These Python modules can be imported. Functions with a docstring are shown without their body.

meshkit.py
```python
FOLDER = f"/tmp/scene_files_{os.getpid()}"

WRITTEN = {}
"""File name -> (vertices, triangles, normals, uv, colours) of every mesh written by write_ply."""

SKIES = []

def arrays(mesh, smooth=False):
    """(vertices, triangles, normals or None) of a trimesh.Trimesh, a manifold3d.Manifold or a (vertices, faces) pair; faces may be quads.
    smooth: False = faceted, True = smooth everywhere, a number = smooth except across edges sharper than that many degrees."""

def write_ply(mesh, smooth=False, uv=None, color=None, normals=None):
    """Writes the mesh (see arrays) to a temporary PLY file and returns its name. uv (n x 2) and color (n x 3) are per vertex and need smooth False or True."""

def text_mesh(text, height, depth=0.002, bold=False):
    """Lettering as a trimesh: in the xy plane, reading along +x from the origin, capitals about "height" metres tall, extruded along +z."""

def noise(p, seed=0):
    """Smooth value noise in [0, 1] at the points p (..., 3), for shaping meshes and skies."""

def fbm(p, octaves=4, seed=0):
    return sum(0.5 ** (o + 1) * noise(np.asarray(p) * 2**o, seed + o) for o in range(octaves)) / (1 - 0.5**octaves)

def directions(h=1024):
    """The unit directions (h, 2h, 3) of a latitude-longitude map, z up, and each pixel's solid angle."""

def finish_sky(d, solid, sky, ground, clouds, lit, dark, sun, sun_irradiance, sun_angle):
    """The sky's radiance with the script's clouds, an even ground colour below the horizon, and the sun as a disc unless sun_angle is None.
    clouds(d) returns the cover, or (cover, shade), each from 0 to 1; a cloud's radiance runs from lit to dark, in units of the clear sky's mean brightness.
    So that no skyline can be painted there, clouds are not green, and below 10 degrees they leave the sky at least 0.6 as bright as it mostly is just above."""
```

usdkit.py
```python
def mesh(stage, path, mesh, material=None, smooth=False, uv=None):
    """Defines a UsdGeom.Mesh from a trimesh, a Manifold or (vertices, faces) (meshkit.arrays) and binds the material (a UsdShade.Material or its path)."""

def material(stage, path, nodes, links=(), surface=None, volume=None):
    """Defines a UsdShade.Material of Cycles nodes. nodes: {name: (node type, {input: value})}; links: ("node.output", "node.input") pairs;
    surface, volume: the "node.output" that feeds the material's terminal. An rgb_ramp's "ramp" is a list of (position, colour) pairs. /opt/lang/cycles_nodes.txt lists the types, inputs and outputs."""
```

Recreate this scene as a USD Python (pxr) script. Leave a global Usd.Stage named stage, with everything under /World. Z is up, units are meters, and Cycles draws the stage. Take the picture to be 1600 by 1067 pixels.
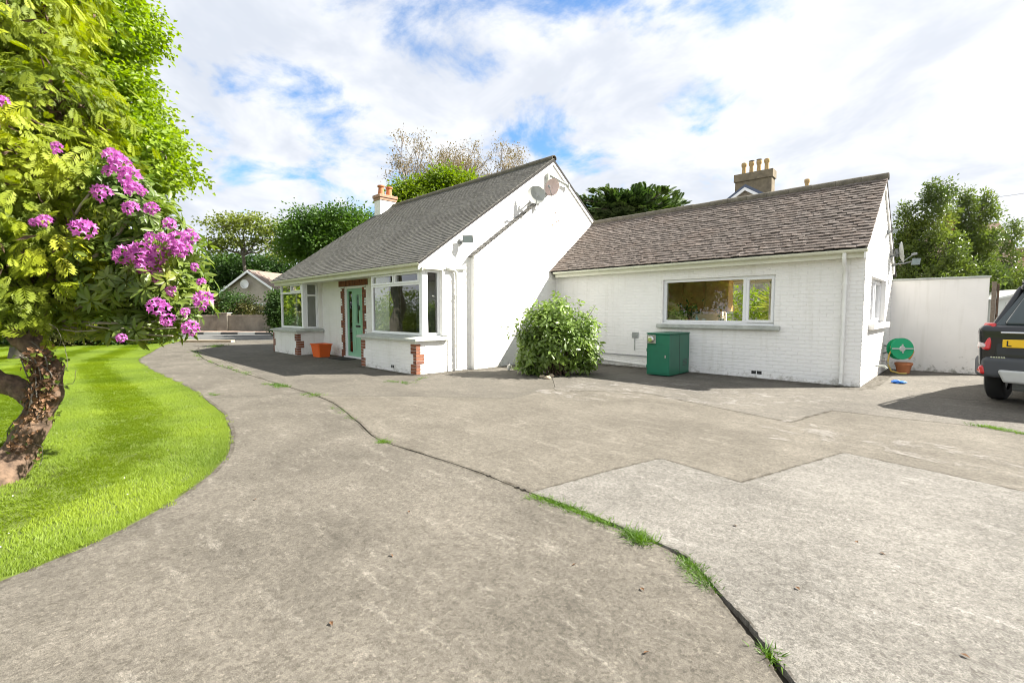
import math, random
import numpy as np, trimesh, manifold3d as m3
from shapely.geometry import Polygon, box as sbox, Point, LineString
from pxr import Usd, UsdGeom, UsdLux, UsdShade, Gf, Sdf, Vt
import usdkit, meshkit

stage = Usd.Stage.CreateInMemory()
UsdGeom.SetStageUpAxis(stage, 'Z'); UsdGeom.SetStageMetersPerUnit(stage, 1.0)
UsdGeom.Xform.Define(stage, '/World'); UsdGeom.Scope.Define(stage, '/World/Looks')
rng = np.random.default_rng(7); random.seed(7)

# ------------------------------------------------------------------ camera
FPX, YAW, PITCH, H = 726.0, math.radians(44.6), math.radians(3.6), 1.38
F0 = np.array([-math.sin(YAW), math.cos(YAW), 0]); RT = np.array([math.cos(YAW), math.sin(YAW), 0])
FW = F0 * math.cos(PITCH) - np.array([0, 0, math.sin(PITCH)]); UP = np.cross(RT, FW); CAM = np.array([0, 0, H])
cam = UsdGeom.Camera.Define(stage, '/World/camera')
cam.AddTransformOp().Set(Gf.Matrix4d(*[float(x) for row in (list(RT) + [0], list(UP) + [0], list(-FW) + [0], list(CAM) + [1]) for x in row]))
cam.CreateHorizontalApertureAttr(36.0); cam.CreateVerticalApertureAttr(24.0)
cam.CreateFocalLengthAttr(FPX / 1600 * 36); cam.CreateFStopAttr(0.0)
cam.CreateExposureAttr(2.95)

# ------------------------------------------------------------------ sun and sky
S = np.array([0.93, 1.0, 1.17]); S /= np.linalg.norm(S)
sx = np.cross([0, 0, 1], S); sx /= np.linalg.norm(sx); sy = np.cross(S, sx)
sun = UsdLux.DistantLight.Define(stage, '/World/sun')
sun.AddTransformOp().Set(Gf.Matrix4d(*[float(x) for row in (list(sx) + [0], list(sy) + [0], list(S) + [0], [0, 0, 0, 1]) for x in row]))
sun.CreateIntensityAttr(0.53); sun.CreateAngleAttr(0.53); sun.CreateColorAttr(Gf.Vec3f(1.0, 0.95, 0.87)); sun.CreateNormalizeAttr(True)
CLOUD_WHITE, CLOUD_GREY = (2.65, 2.72, 2.86), (1.98, 2.12, 2.38)
def rayd(u, v):
    d = FW + RT * (u - 800) / FPX + UP * (533.5 - v) / FPX
    return d / np.linalg.norm(d)
bd = rayd(720, 150)
usdkit.material(stage, '/World/Looks/sky', {
    'tc': ('texture_coordinate', {}),
    'sep': ('separate_xyz', {}),
    'zz': ('math', {'math_type': 'add', 'value2': 0.30}),
    'dx': ('math', {'math_type': 'divide'}), 'dy': ('math', {'math_type': 'divide'}),
    'cmb': ('combine_xyz', {'z': 3.7}),
    'n1': ('noise_texture', {'scale': 3.3, 'detail': 9.0, 'roughness': 0.58, 'distortion': 0.25}),
    'n2': ('noise_texture', {'scale': 3.0, 'detail': 8.0, 'roughness': 0.56, 'distortion': 0.3}),
    'mp': ('mapping', {'location': (3.1, 8.2, 1.0)}),
    'nrm': ('normal', {'direction': tuple(bd)}),
    'hole': ('map_range', {'range_type': 'smoothstep', 'from_min': 0.76, 'from_max': 1.0, 'to_min': 0.22, 'to_max': -0.012, 'clamp': True}),
    'dotv': ('math', {'math_type': 'multiply'}), 'dotw': ('math', {'math_type': 'multiply'}), 'dotu': ('math', {'math_type': 'multiply'}),
    'da': ('math', {'math_type': 'add'}), 'db': ('math', {'math_type': 'add'}),
    'cov': ('math', {'math_type': 'add'}),
    'cover': ('map_range', {'range_type': 'smoothstep', 'from_min': 0.355, 'from_max': 0.545, 'to_min': 0.0, 'to_max': 1.0, 'clamp': True}),
    'sx_': ('math', {'math_type': 'multiply', 'value2': float(S[0])}), 'sy_': ('math', {'math_type': 'multiply', 'value2': float(S[1])}), 'sz_': ('math', {'math_type': 'multiply', 'value2': float(S[2])}),
    'sa': ('math', {'math_type': 'add'}), 'sb': ('math', {'math_type': 'add'}),
    'glow': ('map_range', {'range_type': 'smoothstep', 'from_min': -0.1, 'from_max': 1.0, 'to_min': 0.0, 'to_max': 0.34, 'clamp': True}),
    'sh': ('map_range', {'range_type': 'smoothstep', 'from_min': 0.36, 'from_max': 0.62, 'to_min': 0.0, 'to_max': 1.0, 'clamp': True}),
    'shg': ('math', {'math_type': 'add', 'use_clamp': True}),
    'cl': ('mix', {'color1': CLOUD_GREY, 'color2': CLOUD_WHITE}),
    'sky': ('sky_texture', {'sky_type': 'single_scattering', 'sun_disc': False, 'sun_elevation': math.asin(S[2]), 'sun_rotation': math.atan2(S[0], S[1]), 'air_density': 1.0, 'aerosol_density': 0.6, 'ozone_density': 2.5}),
    'mixc': ('mix', {}), 'blue': ('hsv', {'saturation': 1.2, 'value': 0.68}),
    'bg': ('background_shader', {'strength': 0.05})},
    [('tc.generated', 'sep.vector'), ('sep.z', 'zz.value1'), ('sep.x', 'dx.value1'), ('zz.value', 'dx.value2'), ('sep.y', 'dy.value1'), ('zz.value', 'dy.value2'),
     ('dx.value', 'cmb.x'), ('dy.value', 'cmb.y'), ('cmb.vector', 'n1.vector'), ('cmb.vector', 'mp.vector'), ('mp.vector', 'n2.vector'),
     ('sep.x', 'dotu.value1'), ('sep.y', 'dotv.value1'), ('sep.z', 'dotw.value1'),
     ('dotu.value', 'da.value1'), ('dotv.value', 'da.value2'), ('da.value', 'db.value1'), ('dotw.value', 'db.value2'), ('db.value', 'hole.value'),
     ('n1.fac', 'cov.value1'), ('hole.result', 'cov.value2'), ('cov.value', 'cover.value'),
     ('sep.x', 'sx_.value1'), ('sep.y', 'sy_.value1'), ('sep.z', 'sz_.value1'), ('sx_.value', 'sa.value1'), ('sy_.value', 'sa.value2'), ('sa.value', 'sb.value1'), ('sz_.value', 'sb.value2'), ('sb.value', 'glow.value'),
     ('n2.fac', 'sh.value'), ('sh.result', 'shg.value1'), ('glow.result', 'shg.value2'), ('shg.value', 'cl.fac'),
     ('sky.color', 'blue.color'), ('blue.color', 'mixc.color1'), ('cl.color', 'mixc.color2'), ('cover.result', 'mixc.fac'), ('mixc.color', 'bg.color')], surface='bg.background')
for nm, k in (('dotu', 0), ('dotv', 1), ('dotw', 2)):
    UsdShade.Shader.Get(stage, f'/World/Looks/sky/{nm}').CreateInput('value2', Sdf.ValueTypeNames.Float).Set(float(bd[k]))
dome = UsdLux.DomeLight.Define(stage, '/World/sky')
UsdShade.MaterialBindingAPI.Apply(dome.GetPrim()).Bind(UsdShade.Material.Get(stage, '/World/Looks/sky'))
dome.GetPrim().SetCustomDataByKey('kind', 'structure')

# ------------------------------------------------------------------ helpers
def ray(u, v): return FW + RT * (u - 800) / FPX + UP * (533.5 - v) / FPX
def G(u, v, z=0.0): d = ray(u, v); return CAM + d * (z - H) / d[2]
def PX(u, v, x): d = ray(u, v); return CAM + d * x / d[0]
def PY(u, v, y): d = ray(u, v); return CAM + d * y / d[1]
def WD(u, v, d): r = ray(u, v); return CAM + r * d / (r @ F0)
def RD(r, d, z=0.0): return RT * r + F0 * d + np.array([0, 0, z])

class MB:
    def __init__(s): s.v, s.f, s.n = [], [], 0
    def add(s, v, f):
        v = np.asarray(v, float); f = np.asarray(f, int)
        if f.ndim == 2 and f.shape[1] == 4: f = np.vstack([f[:, [0, 1, 2]], f[:, [0, 2, 3]]])
        s.v.append(v); s.f.append(f + s.n); s.n += len(v); return s
    def tm(s, m): return s.add(m.vertices, m.faces)
    def man(s, m): q = m.to_mesh(); return s.add(q.vert_properties[:, :3], q.tri_verts)
    def box(s, x0, x1, y0, y1, z0, z1):
        return s.obox(((x0+x1)/2, (y0+y1)/2, (z0+z1)/2), np.eye(3), (abs(x1-x0)/2, abs(y1-y0)/2, abs(z1-z0)/2))
    def obox(s, c, ax, h):
        ax = np.asarray(ax, float) * np.asarray(h, float)[:, None]
        sg = np.array([(a, b, d) for a in (-1, 1) for b in (-1, 1) for d in (-1, 1)], float)
        return s.add(np.asarray(c) + sg @ ax, [[0,1,3,2],[4,6,7,5],[0,4,5,1],[2,3,7,6],[0,2,6,4],[1,5,7,3]])
    def bbox(s, x0, x1, y0, y1, z0, z1, b=0.01):
        return s.man(rbox(x0, x1, y0, y1, z0, z1, b))
    def tube(s, pts, rad, n=8, cap=True):
        pts = np.asarray(pts, float); k = len(pts); rad = np.broadcast_to(np.asarray(rad, float), (k,))
        t = np.gradient(pts, axis=0); t /= np.linalg.norm(t, axis=1, keepdims=True) + 1e-12
        a = np.array([0, 0, 1.0]) if abs(t[0][2]) < .9 else np.array([1.0, 0, 0])
        V = []
        for i in range(k):
            u = np.cross(t[i], a); u /= np.linalg.norm(u) + 1e-12; w = np.cross(t[i], u); a = -w if i else a
            a = np.cross(u, t[i])
            th = np.arange(n) * 2 * math.pi / n
            V.append(pts[i] + rad[i] * (np.cos(th)[:, None] * u + np.sin(th)[:, None] * np.cross(t[i], u)))
        V = np.vstack(V); Fc = []
        for i in range(k - 1):
            for j in range(n):
                Fc.append([i*n+j, i*n+(j+1) % n, (i+1)*n+(j+1) % n, (i+1)*n+j])
        s.add(V, Fc)
        if cap:
            for i, o in ((0, 1), (k-1, -1)):
                ring = V[i*n:(i+1)*n]
                s.add(np.vstack([ring, pts[i]]), [[j, (j+1) % n, n][::o] for j in range(n)])
        return s
    def poly(s, P, z0, z1):      # vertical extrusion
        P = P if hasattr(P, 'geom_type') else Polygon(P)
        for g in getattr(P, 'geoms', [P]):
            m = trimesh.creation.extrude_polygon(g, z1 - z0, engine='earcut'); m.apply_translation([0, 0, z0]); s.tm(m)
        return s
    def sheet(s, P, z):
        for g in getattr(P, 'geoms', [P]):
            if g.area < 1e-4: continue
            v, f = trimesh.creation.triangulate_polygon(g, engine='earcut'); v = np.asarray(v); f = np.asarray(f)
            a, b, c = v[f[:, 0]], v[f[:, 1]], v[f[:, 2]]; fl = np.cross(b - a, c - a) < 0; f[fl] = f[fl][:, ::-1]
            s.add(np.c_[v, np.full(len(v), z)], f)
        return s
    def prof(s, P, axis, a0, a1):    # profile polygon extruded along x (P in y,z) or y (P in x,z)
        P = P if hasattr(P, 'geom_type') else Polygon(P)
        m = trimesh.creation.extrude_polygon(P, a1 - a0, engine='earcut'); v = m.vertices.copy()
        if axis == 'x': m.vertices = np.c_[v[:, 2] + a0, v[:, 0], v[:, 1]]
        else: m.vertices = np.c_[v[:, 0], v[:, 2] + a0, v[:, 1]]; m.invert()
        return s.tm(m)
    def arr(s): return np.vstack(s.v), np.vstack(s.f)

def rbox(x0, x1, y0, y1, z0, z1, b=0.01):
    pts = []
    for d in ((b, 0, 0), (0, b, 0), (0, 0, b)):
        dx, dy, dz = [b - q for q in d]
        pts += [(x, y, z) for x in (x0+dx, x1-dx) for y in (y0+dy, y1-dy) for z in (z0+dz, z1-dz)]
    return m3.Manifold.hull_points(np.array(pts, float))

USED, OFF = {}, {}
def path_for(parent, name):
    base = str(parent.GetPath()) if parent is not None else '/World'
    k = USED.get((base, name), 0); USED[(base, name)] = k + 1
    return f'{base}/{name}' if k == 0 else f'{base}/{name}_{k:03d}'
def tag(p, label=None, cat=None, group=None, kind=None):
    for k, v in (('label', label), ('category', cat), ('group', group), ('kind', kind)):
        if v: p.SetCustomDataByKey(k, v)
    return p
def thing(name, label, cat, loc=(0, 0, 0), group=None, kind=None):
    x = UsdGeom.Xform.Define(stage, path_for(None, name)); x.AddTranslateOp().Set(Gf.Vec3d(*map(float, loc)))
    OFF[x.GetPath()] = np.asarray(loc, float); return tag(x.GetPrim(), label, cat, group, kind)
def obj(name, mb, mat, parent=None, smooth=False, **tags):
    v, f = mb.arr() if isinstance(mb, MB) else mb
    off = OFF.get(parent.GetPath(), 0) if parent is not None else 0
    m = usdkit.mesh(stage, path_for(parent, name), (np.asarray(v) - off, f), mat, smooth)
    if parent is not None: OFF[m.GetPath()] = off
    return tag(m.GetPrim(), **tags)
def unit(v): v = np.asarray(v, float); return v / (np.linalg.norm(v, axis=-1, keepdims=True) + 1e-12)

# ------------------------------------------------------------------ materials
LK = '/World/Looks/'
def plain(name, col, rough=0.6, metal=0.0, spec=0.5, var=0.0, vscale=4.0, bump=0.0, bscale=60.0, coat=0.0, emit=0):
    nodes = {'p': ('principled_bsdf', {'roughness': rough, 'metallic': metal, 'specular_ior_level': spec, 'coat_weight': coat, 'base_color': col})}; links = []
    if var or bump: nodes['g'] = ('geometry', {})
    if var:
        nodes['n'] = ('noise_texture', {'scale': vscale, 'detail': 6.0, 'roughness': 0.62})
        nodes['r'] = ('rgb_ramp', {'ramp': [(0.3, tuple(c * (1 - var) for c in col)), (0.7, tuple(min(1, c * (1 + var * .6)) for c in col))]})
        links += [('g.position', 'n.vector'), ('n.fac', 'r.fac'), ('r.color', 'p.base_color')]
    if bump:
        nodes['nb'] = ('noise_texture', {'scale': bscale, 'detail': 4.0}); nodes['b'] = ('bump', {'strength': bump, 'distance': 0.01})
        links += [('g.position', 'nb.vector'), ('nb.fac', 'b.height'), ('b.normal', 'p.normal')]
    return usdkit.material(stage, LK + name, nodes, links, surface='p.BSDF')

def leafmat(name, cols, trans=0.35, rough=0.45, big=0.6, spec=0.4, tcol=None):
    """leaf: colour differs from leaf to leaf and from bough to bough, and light passes through"""
    k = len(cols); tc = tcol or tuple(min(1, c * 1.5) for c in cols[k // 2])
    return usdkit.material(stage, LK + name, {
        'g': ('geometry', {}), 'n': ('noise_texture', {'scale': big, 'detail': 3.0}),
        'm': ('mix_float', {'fac': 0.55}), 'nr': ('map_range', {'from_min': 0.3, 'from_max': 0.7, 'clamp': True}),
        'r': ('rgb_ramp', {'ramp': [((i + .3) / k, c) for i, c in enumerate(cols)]}),
        'p': ('principled_bsdf', {'roughness': rough, 'specular_ior_level': spec}),
        'hs': ('hsv', {'saturation': 1.1, 'value': 1.5}),
        't': ('translucent_bsdf', {}) , 'x': ('mix_closure', {'fac': trans})},
        [('g.position', 'n.vector'), ('n.fac', 'nr.value'), ('nr.result', 'm.a'), ('g.random_per_island', 'm.b'), ('m.result', 'r.fac'), ('r.color', 'p.base_color'),
         ('r.color', 'hs.color'), ('hs.color', 't.color'), ('p.BSDF', 'x.closure1'), ('t.BSDF', 'x.closure2')], surface='x.closure') if 't' else None

def concrete(name, lo, hi, white, speck=0.5, seed=0.0, stain=0.0):
    """old exposed-aggregate concrete: clouded tone, mottling, pale scuffs, dark and pale stones in the surface"""
    mid = tuple((x + y) / 2 for x, y in zip(lo, hi))
    return usdkit.material(stage, LK + name, {
        'g': ('geometry', {}), 'mp': ('mapping', {'location': (seed, seed * 1.7, 0)}),
        'a': ('noise_texture', {'scale': 0.9, 'detail': 13.0, 'roughness': 0.74}),
        'ar': ('rgb_ramp', {'ramp': [(0.36, lo), (0.5, mid), (0.64, hi)]}),
        'ms': ('mapping', {'rotation': (0, 0, -0.9), 'scale': (0.8, 2.6, 1)}),
        'w': ('noise_texture', {'scale': 2.2, 'detail': 14.0, 'roughness': 0.86}),
        'wr': ('map_range', {'range_type': 'smoothstep', 'from_min': 0.515, 'from_max': 0.66, 'to_min': 0.0, 'to_max': 0.62, 'clamp': True}),
        'mw': ('mix', {'color2': white}),
        'k': ('noise_texture', {'scale': 16.0, 'detail': 6.0, 'roughness': 0.8}),
        'kr': ('rgb_ramp', {'ramp': [(0.36, (0.66, 0.65, 0.62)), (0.5, (1, 1, 1)), (0.64, (1.25, 1.25, 1.24))]}),
        'mk': ('mix', {'mix_type': 'multiply', 'fac': 0.6}),
        'cells': ('voronoi_texture', {'scale': 75.0, 'randomness': 1.0}),
        'cb': ('rgb_to_bw', {}),
        'cr': ('rgb_ramp', {'ramp': [(0.0, (0.34, 0.33, 0.30)), (0.22, (0.62, 0.61, 0.58)), (0.5, (1.0, 1.0, 0.98)), (0.8, (1.25, 1.24, 1.2)), (1.0, (1.9, 1.88, 1.82))]}),
        'mc': ('mix', {'mix_type': 'multiply', 'fac': speck}),
        's': ('noise_texture', {'scale': 190.0, 'detail': 3.0, 'roughness': 0.7}),
        'sr': ('rgb_ramp', {'ramp': [(0.38, (0.45, 0.44, 0.42)), (0.5, (1, 1, 1)), (0.62, (1.5, 1.5, 1.48))]}),
        'm2': ('mix', {'mix_type': 'multiply', 'fac': 0.6}),
        'bb': ('bump', {'strength': 0.35, 'distance': 0.005}),
        'p': ('principled_bsdf', {'roughness': 0.9, 'specular_ior_level': 0.25})},
        [('g.position', 'mp.vector'), ('mp.vector', 'a.vector'), ('mp.vector', 'ms.vector'), ('ms.vector', 'w.vector'), ('mp.vector', 's.vector'), ('mp.vector', 'cells.vector'), ('mp.vector', 'k.vector'),
         ('a.fac', 'ar.fac'), ('ar.color', 'mw.color1'), ('w.fac', 'wr.value'), ('wr.result', 'mw.fac'), ('mw.color', 'mk.color1'), ('k.fac', 'kr.fac'), ('kr.color', 'mk.color2'),
         ('mk.color', 'mc.color1'), ('cells.color', 'cb.color'), ('cb.val', 'cr.fac'), ('cr.color', 'mc.color2'), ('mc.color', 'm2.color1'), ('s.fac', 'sr.fac'), ('sr.color', 'm2.color2'),
         ('m2.color', 'p.base_color'), ('s.fac', 'bb.height'), ('bb.normal', 'p.normal')], surface='p.BSDF')

def island(name, cols, rough=0.8, big=None, lichen=None, bump=0.4, bscale=70.0, mixw=0.5, lk=(0.52, 0.66)):
    """each loose piece (tile, brick) its own tone; optional lichen blotches"""
    nodes = {'g': ('geometry', {}), 'o': ('object_info', {}), 'ad': ('math', {'math_type': 'add'}), 'fr': ('math', {'math_type': 'fraction'}),
             'n': ('noise_texture', {'scale': big or 3.0, 'detail': 5.0, 'roughness': .6}), 'nr': ('map_range', {'from_min': 0.3, 'from_max': 0.7, 'clamp': True}),
             'm': ('mix_float', {'fac': mixw}), 'r': ('rgb_ramp', {'ramp': [((i + .3) / len(cols), c) for i, c in enumerate(cols)]}),
             'nb': ('noise_texture', {'scale': bscale, 'detail': 4.0}), 'b': ('bump', {'strength': bump, 'distance': 0.006}),
             'p': ('principled_bsdf', {'roughness': rough, 'specular_ior_level': 0.3})}
    links = [('g.position', 'n.vector'), ('g.position', 'nb.vector'), ('g.random_per_island', 'ad.value1'), ('o.random', 'ad.value2'), ('ad.value', 'fr.value1'),
             ('n.fac', 'nr.value'), ('nr.result', 'm.a'), ('fr.value', 'm.b'), ('m.result', 'r.fac'), ('nb.fac', 'b.height'), ('b.normal', 'p.normal')]
    if lichen:
        nodes['l'] = ('noise_texture', {'scale': 9.0, 'detail': 8.0, 'roughness': 0.75}); nodes['lr'] = ('map_range', {'range_type': 'smoothstep', 'from_min': lk[0], 'from_max': lk[1], 'to_min': 0.0, 'to_max': 0.8, 'clamp': True}); nodes['lm'] = ('mix', {'color2': lichen})
        links += [('g.position', 'l.vector'), ('l.fac', 'lr.value'), ('lr.result', 'lm.fac'), ('r.color', 'lm.color1'), ('lm.color', 'p.base_color')]
    else: links += [('r.color', 'p.base_color')]
    return usdkit.material(stage, LK + name, nodes, links, surface='p.BSDF')

def glassmat(name, boost=1.6, tint=(0.93, 0.96, 0.95)):
    return usdkit.material(stage, LK + name, {'f': ('fresnel', {'IOR': 1.52}), 'k': ('math', {'math_type': 'multiply', 'value2': boost, 'use_clamp': True}),
        't': ('transparent_bsdf', {'color': tint}), 'g': ('glossy_bsdf', {'roughness': 0.0, 'color': (1, 1, 1)}), 'x': ('mix_closure', {})},
        [('f.fac', 'k.value1'), ('k.value', 'x.fac'), ('t.BSDF', 'x.closure1'), ('g.BSDF', 'x.closure2')], surface='x.closure')

def painted(name, col=(0.84, 0.83, 0.80), dirt=(0.30, 0.28, 0.22), top=0.30, amount=0.6, bump=0.25):
    """white masonry paint, splash-dirt and flaking near the ground, faint grime above"""
    return usdkit.material(stage, LK + name, {
        'g': ('geometry', {}), 'sp': ('separate_xyz', {}), 'n': ('noise_texture', {'scale': 7.0, 'detail': 8.0, 'roughness': 0.72}),
        'zr': ('map_range', {'from_min': 0.0, 'from_max': top, 'to_min': 0.24, 'to_max': 0.0, 'clamp': True}),
        'a': ('math', {'math_type': 'add'}), 'dr': ('map_range', {'range_type': 'smoothstep', 'from_min': 0.66, 'from_max': 0.86, 'to_min': 0.0, 'to_max': amount, 'clamp': True}),
        'n2': ('noise_texture', {'scale': 1.3, 'detail': 6.0, 'roughness': .6}), 'r2': ('rgb_ramp', {'ramp': [(0.3, tuple(c * .93 for c in col)), (0.65, col)]}),
        'ms': ('mapping', {'scale': (7, 7, 0.55)}), 'ns': ('noise_texture', {'scale': 1.0, 'detail': 6.0, 'roughness': .6}), 'rs': ('rgb_ramp', {'ramp': [(0.34, (0.80, 0.79, 0.74)), (0.46, (1, 1, 1))]}), 'mm': ('mix', {'mix_type': 'multiply', 'fac': 0.3}),
        'm': ('mix', {'color2': dirt}), 'nb': ('noise_texture', {'scale': 55.0, 'detail': 3.0}), 'b': ('bump', {'strength': bump, 'distance': 0.006}),
        'p': ('principled_bsdf', {'roughness': 0.62, 'specular_ior_level': 0.35})},
        [('g.position', 'sp.vector'), ('sp.z', 'zr.value'), ('g.position', 'n.vector'), ('n.fac', 'a.value1'), ('zr.result', 'a.value2'), ('a.value', 'dr.value'),
         ('g.position', 'n2.vector'), ('n2.fac', 'r2.fac'), ('g.position', 'ms.vector'), ('ms.vector', 'ns.vector'), ('ns.fac', 'rs.fac'), ('rs.color', 'mm.color2'), ('r2.color', 'mm.color1'), ('mm.color', 'm.color1'), ('dr.result', 'm.fac'), ('m.color', 'p.base_color'), ('g.position', 'nb.vector'), ('nb.fac', 'b.height'), ('b.normal', 'p.normal')], surface='p.BSDF')

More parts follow.
